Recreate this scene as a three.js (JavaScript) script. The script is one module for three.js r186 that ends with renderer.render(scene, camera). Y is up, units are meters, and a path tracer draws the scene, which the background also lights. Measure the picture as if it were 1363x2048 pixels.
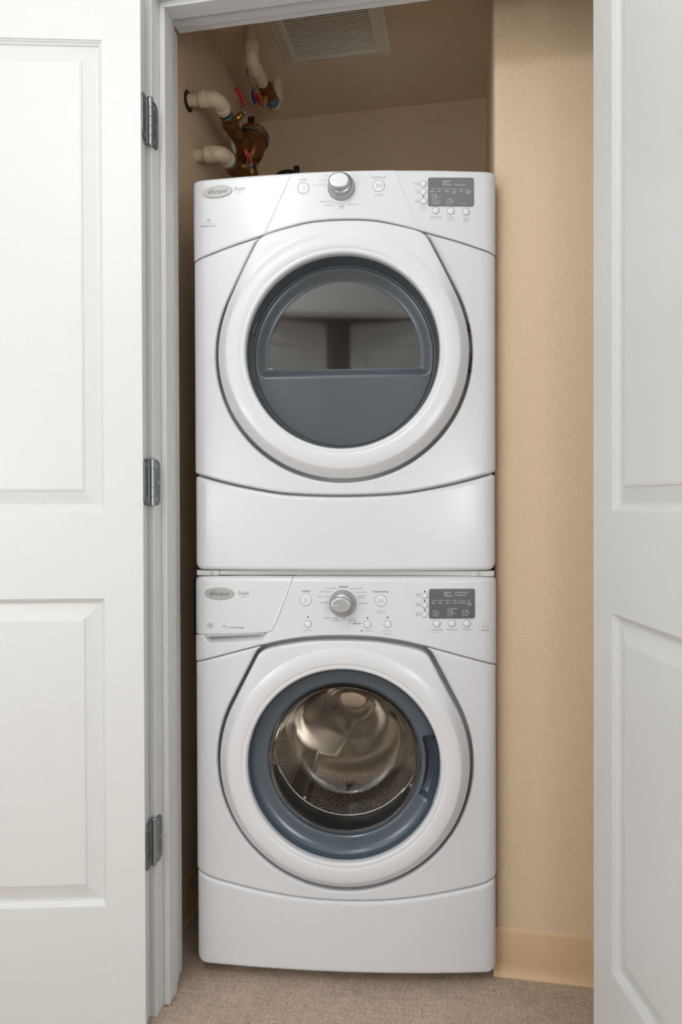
import * as THREE from 'three';
import { mergeGeometries, mergeVertices, toCreasedNormals } from 'three/addons/utils/BufferGeometryUtils.js';
import { RoundedBoxGeometry } from 'three/addons/geometries/RoundedBoxGeometry.js';

// ------------------------------------------------------------------ camera, light, exposure
const scene = new THREE.Scene();
const renderer = new THREE.WebGLRenderer({ antialias: true });
renderer.toneMapping = THREE.LinearToneMapping;
renderer.toneMappingExposure = 1.0;
renderer.shadowMap.enabled = true;
const camera = new THREE.PerspectiveCamera(71.98, 1363 / 2048, 0.05, 30);
camera.position.set(0, 1.09, 0);
camera.rotation.set(-0.00821, 0.18358, -0.00334, 'YXZ');
camera.setViewOffset(1363, 2048, 0, 10.6, 1363, 2048);
scene.add(camera);
scene.background = new THREE.Color(0x000000);

const CEIL = 2.4258, HALL_CEIL = 2.72;
// two round ceiling lamps of the hall: one in front of the closet, one behind the camera
const LAMPS = [
  { at: [-0.2, HALL_CEIL, -0.92], r: 0.19, power: 0.26, color: 0xf3f8fc },
  { at: [-0.70, HALL_CEIL, 0.36], r: 0.19, power: 3.25, color: 0xf3f8fc },
];

// and two added, unseen globe lamps that fill the dark closet with light
const ADDED_FILL_LAMPS = [{ at: [-1.32, 1.10, 0.50], r: 0.19, power: 1.15, color: 0xf3f8fc }, { at: [0.95, 1.10, 0.50], r: 0.19, power: 1.4, color: 0xf3f8fc }];

// ------------------------------------------------------------------ helpers
const used = {};
function numbered(n) { const k = (used[n] = (used[n] ?? -1) + 1); return k ? `${n}_${String(k).padStart(3, '0')}` : n; }
function tag(o, label, category, group) { Object.assign(o.userData, { label, category }); if (group) o.userData.group = group; return o; }
function thing(name, label, category, pos = [0, 0, 0], turn = 0, group) {
  const o = new THREE.Group(); o.name = numbered(name); scene.add(o);
  o.position.set(...pos); o.rotation.y = turn; return tag(o, label, category, group);
}
function mesh(name, g, m, parent) {
  const o = new THREE.Mesh(g, m); o.name = parent ? name : numbered(name); o.castShadow = o.receiveShadow = true; (parent ?? scene).add(o); return o;
}
function struct(name, g, m) { const o = mesh(name, g, m); o.userData.kind = 'structure'; return o; }
const P = (u, h, w) => new THREE.Vector3(u, h, -w);
const clamp = (x, a = 0, b = 1) => Math.min(b, Math.max(a, x));
const sstep = (a, b, x) => { const t = clamp((x - a) / (b - a)); return t * t * (3 - 2 * t); };
let seed = 7; const rnd = () => ((seed = (seed * 1664525 + 1013904223) >>> 0) / 4294967296);

function boxG(x0, x1, y0, y1, z0, z1) {           // box with uv in metres
  const g = new THREE.BoxGeometry(x1 - x0, y1 - y0, z1 - z0), dx = x1 - x0, dy = y1 - y0, dz = z1 - z0, uv = g.attributes.uv;
  for (let i = 0; i < 24; i++) { const f = i >> 2; uv.setXY(i, uv.getX(i) * (f < 2 ? dz : dx), uv.getY(i) * (f === 2 || f === 3 ? dz : dy)); }
  return g.translate((x0 + x1) / 2, (y0 + y1) / 2, (z0 + z1) / 2);
}
function rbox(w, h, d, r, x = 0, y = 0, z = 0, seg = 3) { return new RoundedBoxGeometry(w, h, d, seg, r).translate(x, y, z); }
const strip = (g) => { const n = g.index ? g.toNonIndexed() : g; for (const k of Object.keys(n.attributes)) if (!['position', 'normal', 'uv'].includes(k)) n.deleteAttribute(k); return n; };
const merge = (list) => mergeGeometries(list.map(strip));
function lathe(pts, seg = 64, arc0 = 0, arc = Math.PI * 2) { return new THREE.LatheGeometry(pts.map((p) => new THREE.Vector2(p[0], p[1])), seg, arc0, arc); }
const latheZ = (pts, seg = 64) => lathe(pts, seg).rotateX(Math.PI / 2);   // axis turned to +z
function tube(pts, r, seg = 40, rs = 16, closed = false) { return new THREE.TubeGeometry(new THREE.CatmullRomCurve3(pts, closed, 'catmullrom', 0.5), seg, r, rs, closed); }
function rod(a, b, r, seg = 24, r2 = r) {         // cylinder from a to b
  const d = b.clone().sub(a), g = new THREE.CylinderGeometry(r2, r, d.length(), seg);
  g.applyQuaternion(new THREE.Quaternion().setFromUnitVectors(new THREE.Vector3(0, 1, 0), d.clone().normalize()));
  return g.translate(...a.clone().add(b).multiplyScalar(0.5).toArray());
}
function turned(pts, a, dir, seg = 32) {          // lathe whose axis starts at a and runs along dir
  const g = lathe(pts, seg);
  g.applyQuaternion(new THREE.Quaternion().setFromUnitVectors(new THREE.Vector3(0, 1, 0), dir.clone().normalize()));
  return g.translate(...a.toArray());
}
function curve(points) {                          // smooth y(x) through points, even in x
  const p = points;
  return (x0) => {
    const x = Math.abs(x0); let i = 0; while (i < p.length - 2 && x > p[i + 1][0]) i++;
    const s = (k) => k <= 0 ? 0 : k >= p.length - 1 ? (p[p.length - 1][1] - p[p.length - 2][1]) / (p[p.length - 1][0] - p[p.length - 2][0]) : (p[k + 1][1] - p[k - 1][1]) / (p[k + 1][0] - p[k - 1][0]);
    const h = p[i + 1][0] - p[i][0], t = (x - p[i][0]) / h;
    if (t > 1) return p[i + 1][1] + s(i + 1) * (x - p[i + 1][0]);
    const t2 = t * t, t3 = t2 * t;
    return (2 * t3 - 3 * t2 + 1) * p[i][1] + (t3 - 2 * t2 + t) * h * s(i) + (-2 * t3 + 3 * t2) * p[i + 1][1] + (t3 - t2) * h * s(i + 1);
  };
}
function polySdf(pts) {                           // signed distance, positive inside
  const n = pts.length, X = new Float64Array(n), Y = new Float64Array(n), EX = new Float64Array(n), EY = new Float64Array(n), L = new Float64Array(n);
  for (let i = 0; i < n; i++) { const b = pts[(i + 1) % n]; X[i] = pts[i][0]; Y[i] = pts[i][1]; EX[i] = b[0] - X[i]; EY[i] = b[1] - Y[i]; L[i] = EX[i] ** 2 + EY[i] ** 2 || 1e-12; }
  return (x, y) => {
    let best = 1e9, inside = false;
    for (let i = 0; i < n; i++) {
      const px = x - X[i], py = y - Y[i]; let t = (px * EX[i] + py * EY[i]) / L[i]; t = t < 0 ? 0 : t > 1 ? 1 : t;
      const qx = px - t * EX[i], qy = py - t * EY[i], d = qx * qx + qy * qy; if (d < best) best = d;
      const y1 = Y[i], y2 = y1 + EY[i];
      if (y1 > y !== y2 > y && x < X[i] + ((y - y1) / EY[i]) * EX[i]) inside = !inside;
    }
    return inside ? Math.sqrt(best) : -Math.sqrt(best);
  };
}
const both = (a, b, r) => Math.max(r, Math.min(a, b)) - Math.hypot(Math.max(r - a, 0), Math.max(r - b, 0)); // meeting of two insides, corner rounded by r
const fall = (d, r, h = r) => d >= r ? 0 : d <= 0 ? h : h - h * Math.sqrt(Math.max(0, 1 - (1 - d / r) ** 2));   // rounded edge

// a moulded panel: the area where sdf > 0, raised to height z(x, y), its rim carried back to z = back
function panel({ sdf, x0, x1, y0, y1, cell = 0.003, z, back, uv }) {
  const nx = Math.ceil((x1 - x0) / cell), ny = Math.ceil((y1 - y0) / cell), cx = (x1 - x0) / nx, cy = (y1 - y0) / ny;
  const D = new Float64Array((nx + 1) * (ny + 1));
  for (let j = 0; j <= ny; j++) for (let i = 0; i <= nx; i++) { let d = sdf(x0 + i * cx, y0 + j * cy); if (Math.abs(d) < 1e-6) d = 1e-6; D[j * (nx + 1) + i] = d; }
  const pos = [], nor = [], uvs = [], idx = [], at = new Map(), e = 0.0004;
  const vert = (x, y, key) => {
    let k = at.get(key); if (k !== undefined) return k; k = pos.length / 3; at.set(key, k);
    pos.push(x, y, z(x, y)); const a = z(x + e, y) - z(x - e, y), b = z(x, y + e) - z(x, y - e), l = Math.hypot(a, b, 2 * e); nor.push(-a / l, -b / l, 2 * e / l);
    uvs.push(...(uv ? uv(x, y) : [x, y])); return k;
  };
  const rim = [];
  for (let j = 0; j < ny; j++) for (let i = 0; i < nx; i++) {
    const c = [[i, j], [i + 1, j], [i + 1, j + 1], [i, j + 1]], d = c.map(([a, b]) => D[b * (nx + 1) + a]), poly = [], cut = [];
    if (Math.max(...d) <= 0) continue;
    for (let k = 0; k < 4; k++) {
      const [a, b] = c[k], [a2, b2] = c[(k + 1) % 4], m = (k + 1) % 4;
      if (d[k] > 0) poly.push(vert(x0 + a * cx, y0 + b * cy, `${a},${b}`));
      if (d[k] > 0 !== d[m] > 0) {
        const t = d[k] / (d[k] - d[m]), x = x0 + (a + (a2 - a) * t) * cx, y = y0 + (b + (b2 - b) * t) * cy;
        const v = vert(x, y, a === a2 ? `v${a},${Math.min(b, b2)}` : `h${Math.min(a, a2)},${b}`);
        poly.push(v); cut.push([v, d[k] > 0]);
      }
    }
    for (let k = 1; k < poly.length - 1; k++) idx.push(poly[0], poly[k], poly[k + 1]);
    if (cut.length === 2) { const [p, q] = cut[0][1] ? cut : [cut[1], cut[0]]; rim.push([p[0], q[0]]); }
  }
  if (back !== undefined) {
    const w = new Map();
    const wv = (v) => {
      if (w.has(v)) return w.get(v); const x = pos[v * 3], y = pos[v * 3 + 1];
      let gx = sdf(x - e, y) - sdf(x + e, y), gy = sdf(x, y - e) - sdf(x, y + e); const l = Math.hypot(gx, gy) || 1, k = pos.length / 3;
      for (const zz of [pos[v * 3 + 2], back]) { pos.push(x, y, zz); nor.push(gx / l, gy / l, 0); uvs.push(uvs[v * 2], uvs[v * 2 + 1]); }
      w.set(v, k); return k;
    };
    for (const [a, b] of rim) { const p = wv(a), q = wv(b); idx.push(p, p + 1, q, q, p + 1, q + 1); }
  }
  const g = new THREE.BufferGeometry();
  g.setAttribute('position', new THREE.Float32BufferAttribute(pos, 3)); g.setAttribute('normal', new THREE.Float32BufferAttribute(nor, 3)); g.setAttribute('uv', new THREE.Float32BufferAttribute(uvs, 2));
  g.setIndex(idx); return g;
}
// rectangular rings, each [inset, height]; the last is closed by a field. x right, y up, height along z
function rings(x0, x1, y0, y1, prof, close = true) {
  const pos = [], quad = (a, b, c, d) => pos.push(...a, ...b, ...c, ...a, ...c, ...d);
  const R = prof.map(([i, h]) => [[x0 + i, y0 + i, h], [x1 - i, y0 + i, h], [x1 - i, y1 - i, h], [x0 + i, y1 - i, h]]);
  for (let k = 0; k < R.length - 1; k++) for (let s = 0; s < 4; s++) { const m = (s + 1) % 4; quad(R[k][s], R[k][m], R[k + 1][m], R[k + 1][s]); }
  if (close) quad(...R[R.length - 1]);
  const g = new THREE.BufferGeometry(); g.setAttribute('position', new THREE.Float32BufferAttribute(pos, 3));
  const uv = []; for (let i = 0; i < pos.length; i += 3) uv.push(pos[i], pos[i + 1]); g.setAttribute('uv', new THREE.Float32BufferAttribute(uv, 2));
  g.computeVertexNormals(); return g;
}
function prism(plan, h0, h1, smooth = []) {       // upright prism over a closed plan of [u, w]; uv in metres along the walls
  const pos = [], uv = [], nor = []; let run = 0;
  const n = plan.length, en = plan.map((p, i) => { const q = plan[(i + 1) % n], l = Math.hypot(q[0] - p[0], q[1] - p[1]); return [(q[1] - p[1]) / l, (p[0] - q[0]) / l]; });
  const vn = (i, k) => { const v = (i + k) % n; if (!smooth.includes(v)) return en[i]; const a = en[(v - 1 + n) % n], b = en[v], l = Math.hypot(a[0] + b[0], a[1] + b[1]); return [(a[0] + b[0]) / l, (a[1] + b[1]) / l]; };
  for (let i = 0; i < n; i++) {
    const a = plan[i], b = plan[(i + 1) % n], l = Math.hypot(b[0] - a[0], b[1] - a[1]), na = vn(i, 0), nb = vn(i, 1);
    const c = [[a, h0, run, na], [b, h0, run + l, nb], [b, h1, run + l, nb], [a, h1, run, na]];
    for (const k of [0, 1, 2, 0, 2, 3]) { const [p, h, s, m] = c[k]; pos.push(p[0], h, -p[1]); uv.push(s, h); nor.push(m[0], 0, -m[1]); }
    run += l;
  }
  const g = new THREE.BufferGeometry(); g.setAttribute('position', new THREE.Float32BufferAttribute(pos, 3)); g.setAttribute('normal', new THREE.Float32BufferAttribute(nor, 3)); g.setAttribute('uv', new THREE.Float32BufferAttribute(uv, 2));
  const tri = THREE.ShapeUtils.triangulateShape(plan.map((p) => new THREE.Vector2(...p)), []), cp = [], cn = [], cu = [];
  for (const [h, s] of [[h0, -1], [h1, 1]]) for (const t of tri) for (const k of s > 0 ? t : [t[0], t[2], t[1]]) { cp.push(plan[k][0], h, -plan[k][1]); cn.push(0, s, 0); cu.push(plan[k][0], plan[k][1]); }
  const c = new THREE.BufferGeometry(); c.setAttribute('position', new THREE.Float32BufferAttribute(cp, 3)); c.setAttribute('normal', new THREE.Float32BufferAttribute(cn, 3)); c.setAttribute('uv', new THREE.Float32BufferAttribute(cu, 2));
  return mergeGeometries([g, c]);
}

// ------------------------------------------------------------------ textures
function noiseField(n, cells, octaves, s0) {      // tiling value noise in 0..1
  const out = new Float32Array(n * n); let amp = 1, tot = 0; seed = s0;
  for (let o = 0, c = cells; o < octaves; o++, c *= 2, amp *= 0.5) {
    const v = Float32Array.from({ length: c * c }, rnd); tot += amp;
    for (let y = 0; y < n; y++) { const fy = y / n * c, j = Math.floor(fy), ty = fy - j, sy = ty * ty * (3 - 2 * ty), j2 = (j + 1) % c;
      for (let x = 0; x < n; x++) { const fx = x / n * c, i = Math.floor(fx), tx = fx - i, sx = tx * tx * (3 - 2 * tx), i2 = (i + 1) % c;
        const a = v[j * c + i] * (1 - sx) + v[j * c + i2] * sx, b = v[j2 * c + i] * (1 - sx) + v[j2 * c + i2] * sx; out[y * n + x] += amp * (a * (1 - sy) + b * sy); } }
  }
  for (let i = 0; i < n * n; i++) out[i] /= tot; return out;
}
function dataTex(n, f, repeat, srgb) {
  const d = new Uint8Array(n * n * 4);
  for (let i = 0; i < n * n; i++) { const c = f(i); d[i * 4] = c[0]; d[i * 4 + 1] = c[1]; d[i * 4 + 2] = c[2]; d[i * 4 + 3] = 255; }
  const t = new THREE.DataTexture(d, n, n); t.wrapS = t.wrapT = THREE.RepeatWrapping; t.magFilter = THREE.LinearFilter; t.minFilter = THREE.LinearMipmapLinearFilter; t.generateMipmaps = true;
  t.repeat.set(repeat, repeat); if (srgb) t.colorSpace = THREE.SRGBColorSpace; t.needsUpdate = true; return t;
}
const grey = (v) => { const k = clamp(v) * 255; return [k, k, k]; };
const peelN = noiseField(512, 80, 2, 11);
const peel = dataTex(512, (i) => grey(sstep(0.30, 0.74, peelN[i])), 1 / 0.24);           // orange-peel wall spray
const brushN = noiseField(512, 64, 2, 23), brushTex = dataTex(512, (i) => grey(brushN[i]), 1 / 0.25);
// woven floor covering: slubby threads both ways
const floorTex = (() => {
  const n = 1024, h = new Float32Array(n * n); seed = 99; const fine = noiseField(n, 256, 2, 5), cloud = noiseField(n, 6, 4, 6);
  for (let k = 0; k < 15000; k++) {
    const across = rnd() < 0.5, x = Math.floor(rnd() * n), y = Math.floor(rnd() * n), len = 30 + rnd() * 130, v = (rnd() - 0.52) * 0.55, wd = rnd() < 0.3 ? 2 : 1;
    for (let t = 0; t < len; t++) for (let q = 0; q < wd; q++) { const px = (across ? x + t : x + q) % n, py = (across ? y + q : y + t) % n; h[py * n + px] += v * Math.sin(Math.PI * t / len); }
  }
  const val = (i) => { const x = i % n, y = (i / n) | 0; return clamp(0.5 + h[i] * 0.45 + (fine[i] - 0.5) * 0.5 + (((x >> 1) + (y >> 1)) & 1 ? 0.035 : -0.035)); };
  return { map: dataTex(n, (i) => { const v = (val(i) - 0.5) * 0.85 + (cloud[i] - 0.5) * 0.10; return [180 * (1 + v), 159 * (1 + v * 1.05), 141 * (1 + v * 1.1)].map((c) => clamp(c, 0, 255)); }, 1 / 0.42, true), bump: dataTex(n, (i) => grey(val(i)), 1 / 0.42) };
})();
const soleTex = dataTex(512, (() => { const a = noiseField(512, 24, 4, 31); return (i) => grey(0.45 + 0.5 * a[i]); })(), 1 / 0.12);

// ------------------------------------------------------------------ materials
const std = (o) => new THREE.MeshStandardMaterial(o), phy = (o) => new THREE.MeshPhysicalMaterial(o);
const WHITE = '#d8d8db';
const M = {
  wall: std({ color: new THREE.Color().setRGB(0.74, 0.56, 0.375), roughness: 0.62, bumpMap: peel, bumpScale: 0.0004 }),
  ceiling: std({ color: new THREE.Color().setRGB(0.78, 0.60, 0.41), roughness: 0.8, bumpMap: peel, bumpScale: 0.0002 }),
  hallWall: std({ color: 0xf0eeea, roughness: 0.7, bumpMap: peel, bumpScale: 0.0003 }),
  hallCeiling: std({ color: 0xf2f1ee, roughness: 0.9, bumpMap: peel, bumpScale: 0.0002 }),
  floor: std({ color: 0xffffff, map: floorTex.map, roughness: 0.75, bumpMap: floorTex.bump, bumpScale: 0.0004 }),
  base: std({ color: 0xd8b890, roughness: 0.38 }),
  paint: std({ color: 0xd7d7d6, roughness: 0.42, bumpMap: brushTex, bumpScale: 0.00012 }),
  enamel: phy({ color: WHITE, roughness: 0.32, clearcoat: 0.25, clearcoatRoughness: 0.12 }),
  cabinet: std({ color: 0xd9d9d9, roughness: 0.4 }),
  button: phy({ color: 0xdedee0, roughness: 0.3, clearcoat: 0.3, clearcoatRoughness: 0.1 }),
  gapShadeTrim: std({ color: 0x6c6d6f, roughness: 0.5 }),  // grey of the gap shade round buttons, shared by icons and display rim
  grey: phy({ color: 0x4c545a, roughness: 0.24, clearcoat: 0.3, clearcoatRoughness: 0.15 }),
  bezel: phy({ color: 0x48545f, roughness: 0.2, clearcoat: 0.5, clearcoatRoughness: 0.1 }),
  darkPlastic: std({ color: 0x18191a, roughness: 0.45 }),
  rubber: std({ color: 0x3a3a39, roughness: 0.5 }),
  silver: std({ color: 0xb9babd, roughness: 0.36, metalness: 0.9 }),
  steel: std({ color: 0xb9b4ac, roughness: 0.3, metalness: 1 }),
  drumSteel: std({ color: 0xd2c5b5, roughness: 0.24, metalness: 1 }),
  hinge: std({ color: 0x74787c, roughness: 0.42, metalness: 0.75, bumpMap: soleTex, bumpScale: 0.00005 }),
  hingePin: std({ color: 0xa3a7aa, roughness: 0.32, metalness: 0.9 }),
  zinc: std({ color: 0xb8b9b6, roughness: 0.4, metalness: 0.5 }),
  cpvc: std({ color: 0xd9c7a6, roughness: 0.42, bumpMap: soleTex, bumpScale: 0.00025 }),
  brass: std({ color: 0x8a5f36, roughness: 0.36, metalness: 0.85, bumpMap: soleTex, bumpScale: 0.0003 }),
  brassBright: std({ color: 0xb08a45, roughness: 0.3, metalness: 0.9 }),
  chrome: std({ color: 0xc8ccd0, roughness: 0.2, metalness: 0.95 }),
  red: phy({ color: 0xc8102a, roughness: 0.35, clearcoat: 0.4 }),
  teal: std({ color: 0x2f8f96, roughness: 0.4 }), darkTape: std({ color: 0x26303a, roughness: 0.45 }), blueTape: std({ color: 0x4f6f8e, roughness: 0.5 }),
  blueTag: phy({ color: 0x1748ae, roughness: 0.35, clearcoat: 0.3 }), whiteTag: std({ color: 0xdedbd4, roughness: 0.5 }),
  vent: std({ color: 0xe9e0d0, roughness: 0.5 }), dark: std({ color: 0x0c0b0a, roughness: 0.9 }), duct: std({ color: 0x6e6253, roughness: 0.8 }),
  window: phy({ color: 0xc9c3be, roughness: 0.04, transmission: 1, thickness: 0, ior: 1.95 }),
  bowl: phy({ color: 0xffffff, roughness: 0.0, transmission: 1, thickness: 0.006, ior: 1.5 }),
  dryDrum: std({ color: 0xdcd7d2, roughness: 0.45 }),
  lampGlass: std({ color: 0xffffff, roughness: 0.4, emissive: 0xf3f8fc, emissiveIntensity: 1.5 }),
};

// ------------------------------------------------------------------ hall and closet shell (u right along the closet front, w into the closet)
const HALL = { u0: -1.6, u1: 1.2, w0: -0.8 }, FW0 = 1.383, FW1 = 1.509, JL = -0.656, JR = 0.2585, HEAD = 2.158;
const slab = (u0, u1, h0, h1, w0, w1) => boxG(u0, u1, h0, h1, -w1, -w0);
struct('floor', slab(HALL.u0 - 0.1, HALL.u1 + 0.1, -0.12, 0, HALL.w0 - 1.3, 2.52), M.floor);
struct('ceiling', slab(-0.85, 0.65, CEIL, CEIL + 0.12, FW1 + 0.018, 2.52), M.ceiling);
struct('ceiling_hall', slab(HALL.u0 - 0.1, HALL.u1 + 0.1, HALL_CEIL, HALL_CEIL + 0.12, HALL.w0 - 0.1, FW1 + 0.018), M.hallCeiling);
struct('wall_back', slab(-0.85, 0.3, 0, CEIL, 2.4, 2.52), M.wall);
struct('wall_left', slab(-0.854, -0.734, 0, CEIL, FW1 + 0.018, 2.4), M.wall);
{ // the wall that turns out of the niche beside the machines, with a bullnose corner
  const c = [], r = 0.013; for (let k = 0; k <= 8; k++) { const a = Math.PI + (Math.PI / 2) * k / 8; c.push([0.05 + r + r * Math.cos(a), 1.656 + r + r * Math.sin(a)]); }
  const plan = [[0.05, 2.4], ...c, [0.55, 1.656], [0.55, 1.76], [0.17, 1.76], [0.17, 2.4]];
  struct('wall_right', prism(plan, 0, CEIL, [1, 2, 3, 4, 5, 6, 7, 8, 9]), M.wall);
}
struct('wall_closet_end', slab(0.5, 0.6, 0, CEIL, FW1, 1.656), M.wall);
struct('wall_front', merge([slab(HALL.u0, JL - 0.019, 0, HALL_CEIL, FW0, FW1 + 0.018), slab(JR + 0.019, HALL.u1 + 0.1, 0, HALL_CEIL, FW0, FW1 + 0.018), slab(JL - 0.019, JR + 0.019, HEAD + 0.019, HALL_CEIL, FW0, FW1 + 0.018)]), M.hallWall);
struct('wall_hall_left', slab(HALL.u0 - 0.1, HALL.u0, 0, HALL_CEIL, HALL.w0, FW1 + 0.018), M.hallWall);
struct('wall_hall_right', slab(HALL.u1, HALL.u1 + 0.1, 0, HALL_CEIL, HALL.w0, FW0), M.hallWall);
struct('wall_hall_rear', merge([slab(HALL.u0, -0.62, 0, HALL_CEIL, HALL.w0 - 0.1, HALL.w0), slab(0.36, HALL.u1, 0, HALL_CEIL, HALL.w0 - 0.1, HALL.w0), slab(-0.62, 0.36, 2.16, HALL_CEIL, HALL.w0 - 0.1, HALL.w0)]), M.hallWall);
struct('wall_room_behind', merge([slab(-0.9, 0.6, 0, HALL_CEIL, HALL.w0 - 1.3, HALL.w0 - 1.2), slab(-1.0, -0.9, 0, HALL_CEIL, HALL.w0 - 1.3, HALL.w0 - 0.1), slab(0.6, 0.7, 0, HALL_CEIL, HALL.w0 - 1.3, HALL.w0 - 0.1), slab(-1.0, 0.7, HALL_CEIL, HALL_CEIL + 0.1, HALL.w0 - 1.3, HALL.w0 - 0.1)]), M.wall);
// door frame: jamb boards with their stops
const bev = (u0, u1, h0, h1, w0, w1, r = 0.002) => rbox(u1 - u0, h1 - h0, w1 - w0, r, (u0 + u1) / 2, (h0 + h1) / 2, -(w0 + w1) / 2, 2);
struct('trim_1', merge([bev(JL - 0.019, JL, 0, HEAD + 0.019, FW0, 1.5), bev(JL, JL + 0.0127, 0.002, HEAD - 0.0125, 1.4195, 1.4624), bev(JL - 0.019, JL - 0.005, 0.004, HEAD, 1.5, FW1 + 0.02, 0.001)]), M.paint);
struct('trim_2', merge([bev(JL, JR, HEAD, HEAD + 0.019, FW0, 1.509), bev(JL, JR, HEAD - 0.0125, HEAD, 1.4195, 1.4624), bev(JL, JR, HEAD + 0.003, HEAD + 0.02, 1.509, FW1 + 0.02, 0.001)]), M.paint);
struct('trim_3', merge([bev(JR, JR + 0.019, 0, HEAD + 0.019, FW0, 1.509), bev(JR - 0.0127, JR, 0.002, HEAD - 0.0125, 1.4195, 1.4624)]), M.paint);
// vinyl cove base: flat face with a soft top edge and a toe that curls out onto the floor
function coveBase(name, len, place) {
  const s = new THREE.Shape([[0, 0], [0.0150, 0], [0.0155, 0.0012], [0.0148, 0.0028], [0.0118, 0.0050], [0.0092, 0.0080], [0.0066, 0.0125], [0.0050, 0.0180], [0.0042, 0.026], [0.0040, 0.100], [0.0036, 0.1045], [0.0026, 0.1070], [0.0012, 0.108], [0, 0.108]].map((p) => new THREE.Vector2(...p)));
  const g = new THREE.ExtrudeGeometry(s, { depth: len, bevelEnabled: false, steps: 1 }); const o = struct(name, toCreasedNormals(g, 0.9), M.base); place(o); return o;
}
coveBase('baseboard_right', 0.452, (o) => { o.rotation.y = -Math.PI / 2; o.position.copy(P(0.498, 0, 1.656)); });
coveBase('baseboard_left', 0.87, (o) => { o.position.copy(P(-0.734, 0, 2.4)); });
coveBase('baseboard_niche', 0.725, (o) => { o.rotation.y = Math.PI; o.position.copy(P(0.05, 0, 1.673)); });

// ceiling lamps of the hall
LAMPS.forEach(({ at, r, power, color }, k) => {
  const t = thing('ceiling_lamp', k ? 'round white flush ceiling lamp in the hall behind the camera' : 'round white flush ceiling lamp in the hall in front of the closet', 'lamp', [at[0], HALL_CEIL, at[2]]);
  mesh('mount', lathe([[0, 0], [r + 0.02, 0], [r + 0.02, -0.018], [r, -0.022], [0, -0.022]], 48), M.silver, t);
  const dome = mesh('diffuser', lathe([[r, -0.022], [r * 0.98, -0.05], [r * 0.86, -0.085], [r * 0.62, -0.112], [r * 0.3, -0.127], [0, -0.13]], 48), M.lampGlass, t);
  dome.castShadow = false;
  const l = new THREE.PointLight(color, power, 0, 2); l.position.set(0, -0.07, 0); l.castShadow = true; l.shadow.radius = r * 0.92 / 0.02; l.name = 'lamp_light'; t.add(l);
});

for (const { at, r, power, color } of ADDED_FILL_LAMPS) {
  const t = thing('added_fill_lamp', at[0] < 0 ? 'added white globe fill lamp behind the camera, left of the opposite doors' : 'added white globe fill lamp behind the camera, right of the opposite doors', 'lamp', [at[0], 0, at[2]]);
  mesh('fill_lamp_base', lathe([[0, 0], [0.14, 0], [0.14, 0.012], [0.13, 0.02], [0.03, 0.028], [0, 0.03]], 40), M.silver, t);
  mesh('fill_lamp_pole', rod(new THREE.Vector3(0, 0.02, 0), new THREE.Vector3(0, at[1] - r + 0.01, 0), 0.011, 20), M.silver, t);
  const g = mesh('fill_globe', new THREE.SphereGeometry(r, 40, 24).translate(0, at[1], 0), M.lampGlass, t); g.castShadow = false;
  const l = new THREE.PointLight(color, power, 0, 2); l.position.set(0, at[1], 0); l.castShadow = true; l.shadow.radius = r * 0.9 / 0.02; l.name = 'added_fill_light'; t.add(l);
}
// ------------------------------------------------------------------ the two closet doors
function makeDoor(name, corner, along, side) {
  // corner: hinge-edge corner of the visible face; along: [du, dw] of local x; the face runs from the corner to local x * side, local z points out of it
  const o = new THREE.Group(); o.name = name; o.userData.kind = 'structure'; scene.add(o);
  const X = new THREE.Vector3(along[0], 0, -along[1]), Z = new THREE.Vector3().crossVectors(X, new THREE.Vector3(0, 1, 0));
  o.quaternion.setFromRotationMatrix(new THREE.Matrix4().makeBasis(X, new THREE.Vector3(0, 1, 0), Z)); o.position.copy(P(corner[0], 0, corner[1]));
  const w = 0.455, top = 2.146, sx = (a) => a * side;   // side +1: face runs to local +x
  const rect = (a, b, c, d) => { const l = Math.min(sx(a), sx(b)), r = Math.max(sx(a), sx(b)); return [[l, c], [r, c], [r, d], [l, d]].map((p) => new THREE.Vector2(...p)); };
  const s = new THREE.Shape(rect(0.0015, w - 0.0015, 0.0135, top - 0.0015)); const pans = [[0.078, 0.378, 0.264, 0.8935], [0.078, 0.378, 1.071, 2.024]];
  for (const [a, b, c, d] of pans) s.holes.push(new THREE.Path(rect(a - 0.0002, b + 0.0002, c - 0.0002, d + 0.0002).reverse()));
  const g = new THREE.ExtrudeGeometry(s, { depth: 0.032, bevelEnabled: true, bevelSize: 0.0015, bevelThickness: 0.0015, bevelSegments: 2 }); g.translate(0, 0, -0.0335);
  mesh('door_slab', g, M.paint, o);
  const prof = [[0, -0.001], [0.0022, -0.0018], [0.0054, -0.0042], [0.0058, -0.0058], [0.0095, -0.0084], [0.0108, -0.0114], [0.0125, -0.0118], [0.0165, -0.0114], [0.0425, -0.0046], [0.0430, -0.0030], [0.0470, -0.0020], [0.0478, -0.0019]];
  for (const [a, b, c, d] of pans) { const l = Math.min(sx(a), sx(b)), r = Math.max(sx(a), sx(b)); mesh('door_panel', merge([rings(l - 0.0015, r + 0.0015, c - 0.0015, d + 0.0015, prof), boxG(l - 0.0015, r + 0.0015, c - 0.0015, d + 0.0015, -0.03, -0.012)]), M.paint, o); }
  return o;
}
const aL = 13.04 * Math.PI / 180, aR = 103.65 * Math.PI / 180;
const doorL = makeDoor('door_1', [-0.6578, 1.338], [Math.cos(aL), Math.sin(aL)], -1);
const doorR = makeDoor('door_2', [0.2201, 1.366], [-Math.cos(aR), -Math.sin(aR)], 1);
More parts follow.
